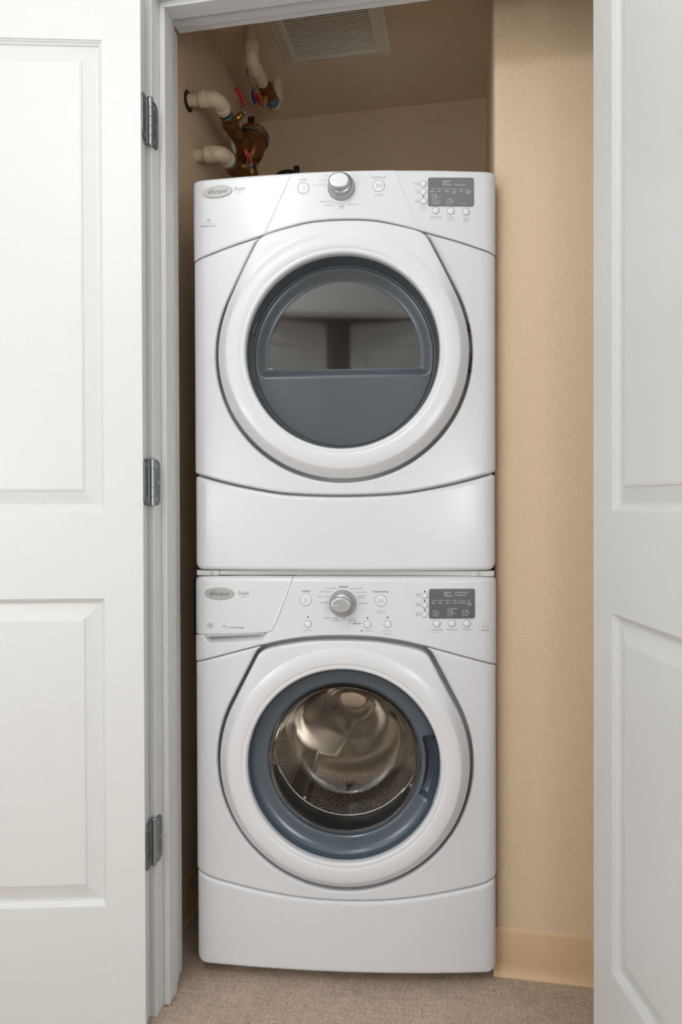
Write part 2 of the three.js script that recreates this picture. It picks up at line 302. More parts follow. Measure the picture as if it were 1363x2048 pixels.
// the doors across the hall, behind the camera: a pair standing ajar into an unlit room
const RD = { l: -0.62, r: 0.36 };
makeDoor('door_3', [RD.l, HALL.w0 - 0.04], [-Math.cos(0.35), Math.sin(0.35)], -1);
makeDoor('door_4', [RD.r, HALL.w0 - 0.04], [-Math.cos(-0.35), Math.sin(-0.35)], 1);
// butt hinges between the left door and its jamb
function leafG(len, h, r) {                        // plate in the x (away from the pin) / y plane, outer corners round
  const s = new THREE.Shape(); s.moveTo(0, -h / 2); s.lineTo(len - r, -h / 2); s.absarc(len - r, -h / 2 + r, r, -Math.PI / 2, 0); s.absarc(len - r, h / 2 - r, r, 0, Math.PI / 2); s.lineTo(0, h / 2); s.closePath();
  return new THREE.ExtrudeGeometry(s, { depth: 0.0014, bevelEnabled: true, bevelSize: 0.0004, bevelThickness: 0.0004, bevelSegments: 2, curveSegments: 10 });
}
const screwG = (() => { const g = lathe([[0, 0.0002], [0.0012, 0.0002], [0.0013, 0.0011], [0.0030, 0.0012], [0.0042, 0.0006], [0.0045, 0]], 20); return g; })();
for (const y of [0.376, 1.130, 1.880]) {
  const hg = new THREE.Group(); hg.name = 'hinge'; hg.userData.label = y < 0.6 ? 'lowest grey steel hinge' : y < 1.5 ? 'middle grey steel hinge' : 'uppermost grey steel hinge'; hg.position.set(0.0105, y, -0.0365); doorL.add(hg);
  const place = (a, b, z0) => { const d = new THREE.Vector3(b[0] - a[0], 0, b[1] - a[1]).normalize(); const n = new THREE.Vector3(1, 0, 0); n.addScaledVector(d, -n.dot(d)).normalize(); return new THREE.Matrix4().makeBasis(d, new THREE.Vector3().crossVectors(n, d), n).setPosition(a[0], 0, a[1]); };
  for (const [a, b] of [[[-0.0093, 0.0045], [-0.0093, 0.034]], [[0.0012, -0.004], [0.0082, -0.0342]]]) {
    const m = place(a, b), flip = a[0] < -0.005;
    mesh('hinge_leaf', leafG(0.030, 0.096, 0.015).applyMatrix4(m), M.hinge, hg);
    for (const [s, yy] of [[0.011, -0.035], [0.021, 0], [0.011, 0.035]]) mesh('screw', screwG.clone().rotateX(Math.PI / 2).translate(s, yy, 0.0017).applyMatrix4(m), M.hingePin, hg);
    mesh('hinge_web', merge([boxG(0, 1, -0.047, 0.047, -0.0007, 0.0007)].map((g) => g)).applyMatrix4((() => { const e = flip ? [-0.003, 0.0008] : [0.0005, -0.0005], q = a, l = Math.hypot(e[0] - q[0], e[1] - q[1]); return place(q, e).multiply(new THREE.Matrix4().makeScale(l, 1, 1)); })()), M.hinge, hg);
  }
  for (let k = 0; k < 5; k++) mesh('knuckle', lathe([[0, 0], [0.0047, 0], [0.0053, 0.0006], [0.0053, 0.0184], [0.0047, 0.019], [0, 0.019]], 24).translate(0, -0.048 + k * 0.0192, 0), M.hingePin, hg);
  mesh('hinge_pin', lathe([[0, -0.0505], [0.0035, -0.05], [0.0042, -0.0482], [0.0042, 0.0482], [0.0062, 0.0484], [0.0064, 0.0498], [0.004, 0.0512], [0, 0.0516]], 24), M.hingePin, hg);
}

// ------------------------------------------------------------------ exhaust fan cover in the closet ceiling
{
  const x0 = -0.552, x1 = -0.231, wN = 1.785, wF = 2.105, t = thing('ceiling_vent', 'square cream exhaust fan cover with narrow louvres in the closet ceiling', 'vent', [x0, CEIL, -wF]);
  const L = x1 - x0, D = wF - wN;
  // frame: profile runs inward while it comes down
  const fr = rings(0, L, 0, D, [[0, 0], [0.0005, 0.004], [0.003, 0.005], [0.005, 0.0045], [0.012, 0.0075], [0.022, 0.0125], [0.034, 0.0165], [0.040, 0.0172], [0.0425, 0.0165], [0.043, 0.008]], false).rotateX(Math.PI / 2);
  mesh('vent_frame', toCreasedNormals(fr, 0.5), M.vent, t);
  mesh('vent_duct', boxG(0.03, L - 0.03, -0.003, -0.0005, 0.03, D - 0.03), M.duct, t);
  const n = 24, a = 0.043, pitch = (D - 0.086) / n, sg = rbox(L - 0.086, 0.0030, pitch * 0.66, 0.0012, 0, 0, 0, 2).rotateX(0.16);
  for (let k = 0; k < n; k++) { const s = mesh('vent_slat', sg, M.vent, t); s.position.set(L / 2, -0.0148, a + pitch * (k + 0.5)); }
}

// ------------------------------------------------------------------ plumbing
function elbowG(c, dirA, dirB, lenA, lenB, r, bend) {   // socket elbow at corner c, opening towards dirA and dirB
  const a = c.clone().addScaledVector(dirA, lenA), b = c.clone().addScaledVector(dirB, lenB), pts = [a, c.clone().addScaledVector(dirA, bend)];
  for (let k = 1; k < 8; k++) { const t = k / 8; pts.push(c.clone().addScaledVector(dirA, bend * (1 - t) ** 2).addScaledVector(dirB, bend * t * t)); }
  pts.push(c.clone().addScaledVector(dirB, bend), b);
  const body = tube(pts, r, 48, 28), col = (p, d) => turned([[0.0005, -0.022], [r, -0.022], [r + 0.0009, -0.012], [r + 0.0012, -0.002], [r + 0.0004, 0], [r - 0.003, 0.0003], [0.0005, 0.0003]], p, d);
  return merge([body, col(a, dirA), col(b, dirB)]);
}
const dirUWH = (u, h, w) => new THREE.Vector3(u, h, -w).normalize();
function valve(label, parent, c, d, side, open) {          // ball valve on the axis d with its stem along side; the lever lies along open
  const t = new THREE.Group(); t.name = 'ball_valve'; t.userData.label = label; t.position.copy(c).sub(parent.position); parent.add(t);
  const O = new THREE.Vector3();
  mesh('valve_body', turned([[0, -0.036], [0.0185, -0.036], [0.0192, -0.034], [0.0192, -0.024], [0.0178, -0.022], [0.0185, -0.016], [0.0222, -0.010], [0.0235, 0], [0.0222, 0.010], [0.0185, 0.016], [0.0178, 0.020], [0.0205, 0.022], [0.0205, 0.036], [0.0185, 0.037], [0, 0.037]], O, d, 28), M.brass, t);
  mesh('valve_stem', turned([[0, 0.01], [0.0095, 0.01], [0.0095, 0.030], [0.0078, 0.031], [0.0078, 0.034], [0.0105, 0.0345], [0.0105, 0.040], [0.006, 0.041], [0.005, 0.050], [0, 0.050]], O, side, 6), M.brassBright, t);
  const n = side.clone(), l = open.clone().addScaledVector(n, -open.dot(n)).normalize(), m = new THREE.Matrix4().makeBasis(l, new THREE.Vector3().crossVectors(n, l), n);
  const hook = mesh('lever_shank', merge([rbox(0.034, 0.017, 0.003, 0.0012, 0.006, 0, 0.0455), rbox(0.030, 0.016, 0.003, 0.0012).rotateY(-0.62).translate(0.031, 0, 0.0535), turned([[0, 0], [0.0075, 0], [0.0075, 0.006], [0, 0.0065]], new THREE.Vector3(0, 0, 0.0465), new THREE.Vector3(0, 0, 1), 6)]).applyMatrix4(m), M.chrome, t);
  mesh('lever_grip', merge([rbox(0.056, 0.0195, 0.0075, 0.0035, 0.054, 0, 0.0585, 4), rbox(0.02, 0.0175, 0.0065, 0.003).rotateY(-0.5).translate(0.028, 0, 0.0545)]).applyMatrix4(m), M.red, t);
  return t;
}
const band = (name, m, c, d, r, l, parent) => mesh(name, turned([[r - 0.002, 0], [r, 0], [r, l], [r - 0.002, l]], c, d), m, parent);
const RIGHT = dirUWH(1, 0, 0), DOWN = new THREE.Vector3(0, -1, 0), UP = new THREE.Vector3(0, 1, 0);
function sidePipe(label, start, corner, d, gap) {
  const t = thing('water_pipe', label, 'pipe', start.toArray()); const c = corner.clone().sub(start), O = new THREE.Vector3();
  mesh('pipe', rod(new THREE.Vector3(-0.02, 0, 0), c.clone().addScaledVector(RIGHT, -0.02), 0.0165, 28), M.cpvc, t); mesh('pipe', rod(c.clone().addScaledVector(d, 0.02), c.clone().addScaledVector(d, 0.075), 0.0165, 28), M.cpvc, t);
  mesh('elbow', elbowG(c, RIGHT.clone().negate(), d, 0.047, 0.050, 0.0208, 0.030), M.cpvc, t);
  if (gap) { // black plate with crumbled edge, for the dark of the hole round the pipe
    const s = new THREE.Shape(), n = 26; seed = 5; for (let k = 0; k < n; k++) { const a = k / n * Math.PI * 2, r = 0.0215 + 0.004 * rnd() + (Math.sin(a) < -0.3 ? 0.002 : 0); k ? s.lineTo(r * Math.cos(a), r * Math.sin(a)) : s.moveTo(r * Math.cos(a), r * Math.sin(a)); }
    mesh('wall_hole_dark', new THREE.ExtrudeGeometry(s, { depth: 0.004, bevelEnabled: true, bevelSize: 0.001, bevelThickness: 0.001, bevelSegments: 1 }).rotateY(Math.PI / 2), M.darkPlastic, t);
  }
  return t;
}
{ // upper line: out of the left wall, elbow, valve, brass meter
  const d = dirUWH(0.0, -0.15, 1), c = P(-0.652, 2.145, 1.7608);
  const p = sidePipe('upper cream pipe from a dark ragged hole in the left wall, with brass valve', P(-0.734, 2.145, 1.7608), c, d, true);
  band('label_band', M.darkTape, new THREE.Vector3(0.082, 0, 0).addScaledVector(d, 0.0503), d, 0.0195, 0.0095, p);
  band('label_band', M.teal, new THREE.Vector3(0.082, 0, 0).addScaledVector(d, 0.0598), d, 0.0195, 0.0062, p);
  const v = c.clone().addScaledVector(d, 0.104);
  valve('brass valve with red lever', p, v, d, dirUWH(0.80, 0.6, 0.05), d.clone().negate());
  // meter
  const mc = c.clone().addScaledVector(d, 0.272).add(new THREE.Vector3(0.004, 0.040, 0)), t = thing('water_meter', 'brown bronze water meter body with grey clamp ring, above the dryer', 'water meter', mc.toArray());
  const O = new THREE.Vector3(), ax = dirUWH(0.18, 0.93, 0.30);
  mesh('meter_body', merge([turned([[0, -0.054], [0.016, -0.052], [0.030, -0.044], [0.039, -0.028], [0.0425, -0.008], [0.0425, 0.012], [0.041, 0.022], [0.0435, 0.024], [0.0435, 0.029], [0, 0.029]], O, ax, 48)]), M.brass, t);
  mesh('meter_inlet', turned([[0, 0], [0.0165, 0], [0.0165, 0.012], [0.0195, 0.013], [0.0195, 0.019], [0.0170, 0.020], [0.0185, 0.026], [0.0168, 0.029], [0.0185, 0.033], [0.0168, 0.036], [0.0195, 0.042], [0.024, 0.05], [0.028, 0.075], [0, 0.10]], d.clone().multiplyScalar(-0.128).add(new THREE.Vector3(-0.004, -0.034, 0)), d, 32), M.brass, t);
  mesh('clamp_ring', turned([[0.040, 0.0285], [0.0465, 0.0285], [0.047, 0.031], [0.047, 0.036], [0.0455, 0.0375], [0.040, 0.0375]], O, ax, 48), std({ color: 0x6f6f6b, roughness: 0.4, metalness: 0.5 }), t);
  mesh('meter_cover', turned([[0, 0.0365], [0.0445, 0.0365], [0.0445, 0.050], [0.042, 0.0535], [0.030, 0.058], [0, 0.060]], O, ax, 48), M.brass, t);
  const lt = mesh('lid_catch', merge([rbox(0.020, 0.024, 0.012, 0.003, 0, 0.012, 0), rbox(0.012, 0.014, 0.003, 0.001, 0, 0.013, 0.0065)]), M.darkPlastic, t); lt.position.set(0.004, 0.066, 0.004);
  mesh('catch_slot', rbox(0.016, 0.010, 0.012, 0.001), M.dark, t).position.copy(ax.clone().multiplyScalar(0.043)).add(new THREE.Vector3(-0.016, 0, 0.0405));
  const od = dirUWH(0.06, -1, 0.22);
  mesh('meter_outlet', turned([[0, 0], [0.020, 0], [0.020, 0.012], [0.0165, 0.014], [0.0165, 0.026], [0.0195, 0.027], [0.0195, 0.05], [0, 0.05]], O.clone().addScaledVector(ax, -0.046).add(new THREE.Vector3(0.010, 0, 0)), od, 28), M.brass, t);
  band('meter_band', M.darkTape, O.clone().addScaledVector(ax, -0.046).add(new THREE.Vector3(0.010, 0, 0)).addScaledVector(od, 0.014), od, 0.0178, 0.010, t);
  // white round tag hung on a bead chain beside the neck
  const tg = thing('pipe_tag', 'round white plastic tag hanging beside the brass meter', 'tag', mc.clone().add(new THREE.Vector3(-0.018, -0.042, 0.100)).toArray());
  mesh('tag_disc', turned([[0, -0.0007], [0.0195, -0.0007], [0.02, 0], [0.0195, 0.0007], [0, 0.0007]], O, dirUWH(1, 0.1, -0.02), 40), M.whiteTag, tg);
  const beads = []; for (let k = 0; k < 34; k++) { const a = k / 34 * Math.PI * 2; beads.push(new THREE.SphereGeometry(0.0014, 8, 6).translate(0.012 + 0.0185 * Math.cos(a) * 0.75, 0.052 + 0.034 * Math.sin(a), -0.012 + 0.012 * Math.cos(a))); }
  mesh('bead_chain', merge(beads), M.brassBright, tg);
}
{ // lower line
  const d = dirUWH(0.0, 0.06, 1), c = P(-0.6592, 2.027, 1.8142);
  const p = sidePipe('lower cream pipe from the left wall just above the dryer corner, with brass valve', P(-0.734, 2.027, 1.8142), c, d, false);
  band('label_band', M.darkTape, new THREE.Vector3(0.0748, 0, 0).addScaledVector(d, 0.0503), d, 0.0193, 0.0125, p);
  band('label_band', M.teal, new THREE.Vector3(0.0748, 0, 0).addScaledVector(d, 0.0555), d, 0.0197, 0.0055, p);
  valve('brass valve with red lever', p, c.clone().addScaledVector(d, 0.104), d, dirUWH(0.93, 0.12, 0.0), d.clone().negate());
  const t = thing('water_meter', 'second water meter, its black cap just showing over the dryer top edge', 'water meter', P(-0.553, 2.085, 2.12).toArray());
  mesh('meter_body', turned([[0, -0.075], [0.025, -0.07], [0.038, -0.05], [0.0415, -0.02], [0.0415, -0.004], [0, -0.004]], new THREE.Vector3(), UP, 40), M.brass, t);
  mesh('meter_lid', turned([[0, -0.006], [0.045, -0.006], [0.046, -0.002], [0.044, 0.006], [0.036, 0.0125], [0.030, 0.0145], [0, 0.0155]], new THREE.Vector3(), UP, 40), M.darkPlastic, t);
  mesh('lid_catch', merge([rbox(0.017, 0.026, 0.014, 0.003, 0.024, 0.0235, 0), rbox(0.006, 0.013, 0.002, 0.0008, 0.021, 0.026, 0.0072)]), M.darkPlastic, t);
  mesh('pipe_end', turned([[0, -0.005], [0.0135, -0.005], [0.0135, 0.028], [0.0125, 0.0295], [0, 0.0295]], new THREE.Vector3(-0.084, -0.012, 0), new THREE.Vector3(0.82, 0.05, 0).normalize(), 28).translate(0.016, 0, 0), M.cpvc, t);
  mesh('meter_inlet', rod(new THREE.Vector3(-0.10, -0.05, 0.06), new THREE.Vector3(-0.02, -0.04, 0), 0.018, 24), M.brass, t);
}
{ // ceiling line: drops from the ceiling, turns back, valve, turns up again
  const d = dirUWH(0, 0.03, 1), c = P(-0.606, 2.325, 1.9126), o = P(-0.608, CEIL, 1.9126), t = thing('water_pipe', 'cream pipe dropping from the closet ceiling and turning back up, with red-levered valve', 'pipe', o.toArray());
  const C = c.clone().sub(o), C2 = C.clone().addScaledVector(d, 0.265);
  for (const [a, b] of [[new THREE.Vector3(0, 0.02, 0), C.clone().addScaledVector(UP, 0.02)], [C.clone().addScaledVector(d, 0.02), C.clone().addScaledVector(d, 0.112)], [C.clone().addScaledVector(d, 0.18), C2.clone().addScaledVector(d, -0.02)], [C2.clone().addScaledVector(UP, 0.02), new THREE.Vector3(C2.x, 0.02, C2.z)]]) mesh('pipe', rod(a, b, 0.0155, 28), M.cpvc, t);
  mesh('elbow', elbowG(C, UP, d, 0.052, 0.048, 0.0198, 0.030), M.cpvc, t);
  mesh('elbow', elbowG(C2, d.clone().negate(), UP, 0.046, 0.046, 0.0198, 0.030), M.cpvc, t);
  mesh('coupling', rod(C.clone().addScaledVector(d, 0.045), C.clone().addScaledVector(d, 0.098), 0.0205, 28), M.cpvc, t);
  band('label_band', M.blueTape, C.clone().addScaledVector(d, 0.190), d, 0.0205, 0.026, t);
  valve('brass valve with red lever', t, c.clone().addScaledVector(d, 0.145), d, dirUWH(-0.16, -0.98, 0), dirUWH(0.02, 0.12, -1));
  const tg = thing('pipe_tag', 'oval blue tag hanging on a bead chain from the ceiling pipe', 'tag', P(-0.63, 2.277, 2.0).toArray());
  const disc = turned([[0, -0.0008], [0.0200, -0.0008], [0.0205, 0], [0.0200, 0.0008], [0, 0.0008]], new THREE.Vector3(), new THREE.Vector3(0, 0, 1), 40).scale(1, 1, 1).rotateY(1.47);
  mesh('tag_disc', disc, M.blueTag, tg);
  mesh('tag_rim', new THREE.TorusGeometry(0.0205, 0.0009, 8, 48).rotateY(1.47), M.whiteTag, tg);
  const path = new THREE.CatmullRomCurve3([[0, 0.0195, 0], [-0.0066, 0.0426, 0.02], [-0.0046, 0.0608, 0.04], [0.0060, 0.0810, 0.050], [0.0250, 0.0830, 0.052], [0.0359, 0.0692, 0.035], [0.0282, 0.0502, 0.02], [0.0182, 0.0369, 0.005], [0, 0.0195, 0]].map((p) => new THREE.Vector3(...p)));
  const beads = []; for (const p of path.getSpacedPoints(84)) beads.push(new THREE.SphereGeometry(0.0015, 8, 6).translate(p.x, p.y, p.z));
  mesh('bead_chain', merge(beads), M.brass, tg);
}

// ------------------------------------------------------------------ print
const INK = '#55565a', SOFT = '#8e8f92';
function printPanel(y0, y1, draw) {               // flat print on a white panel, x -0.345..0.345, y0..y1 in metres
  const W = 2048, k = W / 0.69, H = Math.round((y1 - y0) * k), cv = document.createElement('canvas'); cv.width = W; cv.height = H; const c = cv.getContext('2d');
  c.fillStyle = WHITE; c.fillRect(0, 0, W, H);
  const X = (x) => (x + 0.345) * k, Y = (y) => (y1 - y) * k;
  const T = (s, x, y, mm, o = {}) => { c.font = `${o.italic ? 'italic ' : ''}${o.bold ? 'bold ' : ''}${mm / 1000 * k}px ${o.font ?? 'sans-serif'}`; c.fillStyle = o.color ?? INK; c.textAlign = o.align ?? 'center'; c.textBaseline = 'middle'; s.split('\n').forEach((l, i, a) => c.fillText(l, X(x), Y(y) + (i - (a.length - 1) / 2) * mm / 1000 * k * (o.lead ?? 1.05))); };
  const L = (pts, mm, color = INK) => { c.strokeStyle = color; c.lineWidth = mm / 1000 * k; c.lineCap = 'round'; c.lineJoin = 'round'; c.beginPath(); pts.forEach((p, i) => (i ? c.lineTo(X(p[0]), Y(p[1])) : c.moveTo(X(p[0]), Y(p[1])))); c.stroke(); };
  const C = (x, y, r, mm, color = INK, fill, a0 = 0, a1 = Math.PI * 2, sx = 1) => { c.beginPath(); c.ellipse(X(x), Y(y), r * sx * k, r * k, 0, a0, a1); if (fill) { c.fillStyle = fill; c.fill(); } if (mm) { c.strokeStyle = color; c.lineWidth = mm / 1000 * k; c.stroke(); } };
  draw({ c, T, L, C, X, Y, k });
  const t = new THREE.CanvasTexture(cv); t.colorSpace = THREE.SRGBColorSpace; t.anisotropy = 8;
  return { map: t, uv: (x, y) => [(x + 0.345) / 0.69, (y - y0) / (y1 - y0)] };
}
function small(w, h, px, draw) {
  const cv = document.createElement('canvas'); cv.width = px; cv.height = Math.round(px * h / w); const c = cv.getContext('2d'); draw(c, cv.width, cv.height, px / w);
  const t = new THREE.CanvasTexture(cv); t.colorSpace = THREE.SRGBColorSpace; t.anisotropy = 8; return t;
}
const duet = ({ T, L }, x, y) => { T('Duet', x, y + 0.001, 11.5, { font: 'sans-serif', color: '#4a4b4e' }); L([[x - 0.0068, y - 0.0072], [x - 0.003, y - 0.0066], [x + 0.002, y - 0.0061], [x + 0.0075, y - 0.0063]], 0.45); L([[x - 0.0055, y - 0.0094], [x - 0.002, y - 0.0086], [x + 0.003, y - 0.0081]], 0.45); };
const he = ({ T, C }, x, y, s) => { C(x, y, 5.6e-3 * s, 0.75 * s, INK, null, 0.35, 5.9, 1.3); T('he', x, y + 0.0004 * s, 8.2 * s, { bold: true, italic: true }); };
const badgeTex = small(0.067, 0.026, 512, (c, w, h) => {
  c.fillStyle = '#a3a29f'; c.fillRect(0, 0, w, h); seed = 3; for (let i = 0; i < 900; i++) { c.fillStyle = `rgba(${rnd() < 0.5 ? '255,255,255' : '60,60,60'},0.05)`; c.fillRect(0, rnd() * h, w, 1); }
  c.fillStyle = '#2c2c2e'; c.textAlign = 'center'; c.textBaseline = 'middle'; c.font = `${h * 0.40}px sans-serif`; c.fillText('Whirlpool', w * 0.5, h * 0.53);
  c.strokeStyle = '#2c2c2e'; c.lineWidth = 3; c.beginPath(); c.ellipse(w * 0.29, h * 0.28, w * 0.085, h * 0.055, -0.08, Math.PI * 0.95, Math.PI * 2.3); c.stroke(); c.beginPath(); c.ellipse(w * 0.29, h * 0.29, w * 0.05, h * 0.03, -0.08, Math.PI, Math.PI * 2.2); c.stroke();
  c.strokeStyle = '#77757a'; c.lineWidth = 2.5; c.beginPath(); c.moveTo(w * 0.40, h * 0.78); c.lineTo(w * 0.44, h * 0.90); c.quadraticCurveTo(w * 0.5, h * 0.7, w * 0.61, h * 0.28); c.stroke();
});
function displayTex(kind) {
  return small(0.1, 0.064, 1024, (c, w, h, k) => {
    c.fillStyle = kind === 'dryer' ? '#64676b' : '#3c3e40'; c.fillRect(0, 0, w, h);
    const ink = '#e6e7e8', t = (s, x, y, mm, o = {}) => { c.fillStyle = o.color ?? ink; c.font = `${o.bold ? 'bold ' : ''}${mm / 1000 * k}px sans-serif`; c.textAlign = o.align ?? 'left'; c.textBaseline = 'middle'; s.split('\n').forEach((l, i) => c.fillText(l, x * w, y * h + i * mm / 1000 * k * 1.05)); };
    const ring = (x, y) => { c.beginPath(); c.arc(x * w, y * h, 0.0013 * k, 0, 7); c.fillStyle = kind === 'dryer' ? '#3c3e40' : '#2b2d2f'; c.fill(); c.strokeStyle = ink; c.lineWidth = 0.0004 * k; c.stroke(); };
    for (const x of [0.10, 0.235]) { // unlit seven-segment digits
      c.fillStyle = kind === 'dryer' ? '#4e5154' : '#2f3133'; const a = x * w, b = 0.08 * h, ww = 0.075 * w, hh = 0.21 * h, s = 0.0014 * k;
      for (const y of [0, 0.5, 1]) c.fillRect(a - ww / 2 + s, b + y * hh - s / 2, ww - 2 * s, s); for (const sx of [-1, 1]) for (const y of [0, 0.5]) c.fillRect(a + sx * ww / 2 - s / 2, b + y * hh + s * 0.6, s, hh / 2 - s * 1.2);
    }
    t('Estimated\nTime\nRemaining', 0.325, 0.105, 3.6);
    const steps = kind === 'dryer' ? ['Sensing', 'Wet', 'Damp', 'Cool\nDown', 'Done', 'Wrinkle\nShield'] : ['Wash', 'Rinse', 'Spin', 'Done', 'TumbleFresh', 'Door\nLocked'];
    c.strokeStyle = ink; c.lineWidth = 0.0003 * k; c.beginPath(); c.moveTo(0.09 * w, 0.39 * h); c.lineTo(0.89 * w, 0.39 * h); c.stroke();
    steps.forEach((s, i) => { ring(0.09 + i * 0.16, 0.39); t(s, 0.09 + i * 0.16 + (i === 4 && kind !== 'dryer' ? 0.0 : 0), 0.475, i === 4 && kind !== 'dryer' ? 3.2 : 3.5, { align: 'center' }); });
    const list = (x, y, a) => a.forEach((s, i) => { ring(x, y + i * 0.078); t(s, x + 0.035, y + i * 0.078, 3.4); });
    if (kind === 'dryer') { ring(0.59, 0.235); t('Control Lock', 0.625, 0.235, 3.6); list(0.09, 0.60, ['High', 'Medium', 'Low', 'Extra Low', 'Air Dry']); list(0.42, 0.755, ['More', 'Normal', 'Less']); list(0.745, 0.915, ['On']); }
    else { ring(0.585, 0.11); t('Add a Garment', 0.62, 0.11, 3.6); ring(0.585, 0.2); t('Control Lock', 0.62, 0.2, 3.6); list(0.095, 0.755, ['Hot', 'Warm', 'Cold']); list(0.42, 0.675, ['Extra High', 'High', 'Medium', 'Low']); list(0.745, 0.745, ['Heavy', 'Normal', 'Light']); }
  });
}

// ------------------------------------------------------------------ washing machine and dryer (own frames: x right, y up from the floor, z to the viewer)
const bowZ = (x) => 0.014 * (1 - (x / 0.3) ** 2) - fall(0.3428 - Math.abs(x), 0.030, 0.016);
const HALFW = 0.3428;
function doorOutline(cy, R, topY, px, py) {       // round door whose upper flanks run straight up to two corners under an arched top
  const pts = [], d = Math.hypot(px, py - cy), a0 = Math.atan2(py - cy, px), tan = a0 - Math.acos(R / d), n = 96;
  for (let k = 0; k <= n; k++) { const a = tan - (Math.PI + 2 * tan) * k / n; pts.push([R * Math.cos(a), cy + R * Math.sin(a)]); }   // clockwise from the right tangent point to the left one
  const t = [R * Math.cos(tan), cy + R * Math.sin(tan)];
  const rc = 0.02, dir = [px - t[0], py - t[1]], l = Math.hypot(...dir), A = [px - dir[0] / l * rc, py - dir[1] / l * rc], bx = px - 0.021, B = [bx, topY(bx)], corner = [];
  for (let k = 0; k <= 8; k++) { const s = k / 8; corner.push([A[0] * (1 - s) ** 2 + 2 * s * (1 - s) * px + B[0] * s * s, A[1] * (1 - s) ** 2 + 2 * s * (1 - s) * topY(px) + B[1] * s * s]); }
  for (const p of corner) pts.push([-p[0], p[1]]);
  for (let k = 1; k < 24; k++) { const x = -bx + 2 * bx * k / 24; pts.push([x, topY(x)]); }
  for (const p of corner.reverse()) pts.push(p);
  return pts;
}
function machine({ kind, base, top, seam, low, bottom, cy, topArch, group, holeR }) {
  const R = 0.2805, RH = 0.2140, dz = base;
  const doorTop = (x) => seam(x) - 0.0085, outline = doorOutline(cy, R, doorTop, 0.181, cy + 0.2605), dSdf = polySdf(outline);
  const slope = (f, x) => 1 / Math.hypot(1, (f(x + 0.002) - f(x - 0.002)) / 0.004);
  const part = (name, g, m, p = group) => mesh(name, p === group ? g.translate(0, -dz, 0) : g, m, p);
  // cabinet shell behind the fronts
  const cab = [boxG(-0.336, -0.334, bottom + 0.012, top - 0.02, -0.70, -0.032), boxG(0.334, 0.336, bottom + 0.012, top - 0.02, -0.70, -0.032), boxG(-0.336, 0.336, bottom + 0.012, top - 0.02, -0.702, -0.70), boxG(-0.336, 0.336, bottom + 0.012, bottom + 0.016, -0.70, -0.032)];
  part('cabinet', merge(cab), M.cabinet);
  part('cabinet_top', rbox(0.676, 0.022, 0.69, 0.006, 0, top - 0.0165, -0.36), M.enamel);
  { // inner front sheet with the round opening
    const s = new THREE.Shape([[-0.335, bottom + 0.012], [0.335, bottom + 0.012], [0.335, top - 0.025], [-0.335, top - 0.025]].map((p) => new THREE.Vector2(...p))), h = new THREE.Path(); h.absarc(0, cy, kind === 'dryer' ? 0.2135 : 0.195, 0, Math.PI * 2, true); s.holes.push(h);
    part('inner_front', new THREE.ExtrudeGeometry(s, { depth: 0.004, bevelEnabled: false, curveSegments: 64 }).translate(0, 0, -0.036), M.cabinet);
  }
  // body front, cut away round the door
  const gap = 0.0085, bodySdf = (x, y) => {
    const box = both(HALFW - Math.abs(x), both((seam(x) - 0.0012 - y) * slope(seam, x), (y - low(x) - 0.001) * slope(low, x), 0.001), 0.006);
    return box < -0.02 ? box : both(box, -(dSdf(x, y) + gap), 0.004);
  };
  part('body_front', panel({ sdf: bodySdf, x0: -0.345, x1: 0.345, y0: low(0) - 0.01, y1: seam(0) + 0.01, cell: 0.0024, z: (x, y) => bowZ(x) - fall(bodySdf(x, y), 0.006), back: -0.032 }), M.enamel);
  const lowSdf = (x, y) => both(both(HALFW - 0.0008 - Math.abs(x), y - bottom, 0.020), (low(x) - (kind === 'dryer' ? 0.0035 : 0.001) - y) * slope(low, x), 0.010);
  part('lower_panel', panel({ sdf: lowSdf, x0: -0.345, x1: 0.345, y0: bottom - 0.005, y1: low(0.34) + 0.01, cell: 0.003, z: (x, y) => bowZ(x) - fall(lowSdf(x, y), 0.009), back: -0.032 }), M.enamel);
  // door ring
  const door = part('door', panel({
    sdf: (x, y) => { const r = Math.hypot(x, y - cy); return r < 0.25 ? r - RH : dSdf(x, y); }, x0: -0.285, x1: 0.285, y0: cy - 0.285, y1: seam(0), cell: 0.0019, back: 0.0,
    z: (x, y) => {
      const r = Math.hypot(x, y - cy), dO = Math.max(0, dSdf(x, y)), i = r - RH; let z;
      if (r < 0.2625) { const t = (r - 0.238) / 0.0245; z = 0.0385 - (t > 0 ? 0.0045 * t * t : 0.0035 * t * t); }
      else z = 0.0340 - 0.0004 * sstep(0.2625, 0.2725, r);
      z -= fall(i, 0.0055, 0.006); z -= 0.0013 * Math.exp(-(((i - 0.0105) / 0.0030) ** 2));
      if (r > 0.2550) z -= 0.021 * (1 - sstep(-0.004, 0.024, dO)) * (1 - 0.9 * sstep(0.25, 0.72, (y - cy) / r)) + fall(dO, 0.005, 0.005);
      return z;
    },
  }), M.enamel);
  door.userData.label = kind === 'dryer' ? 'round white door with a half-moon window' : 'round white door with a clear glass bowl';
  const ctl = (x, y) => both(both(HALFW - Math.abs(x), (top + topArch(x) - y), 0.013), (y - seam(x) - 0.0006) * slope(seam, x), 0.003);
  const ridge = (x, y) => { const t = (top - y) / (top - seam(0.17)), xl = -0.1125 - 0.062 * t, xr = 0.119 + 0.052 * t; return 0.0012 * sstep(-0.0035, 0.0035, Math.min(x - xl, xr - x)); };
  const topR = kind === 'dryer' ? 0.007 : 0.013;
  const ctlZ = (x, y) => bowZ(x) + ridge(x, y) - fall(top + topArch(x) - y, topR) - fall((y - seam(x)) * slope(seam, x), 0.0045);
  const local = (o, x, y, z, tilt = true) => { o.position.set(x, y - dz, z); if (tilt) o.rotation.y = Math.atan(2 * 0.014 * x / 0.09); return o; };
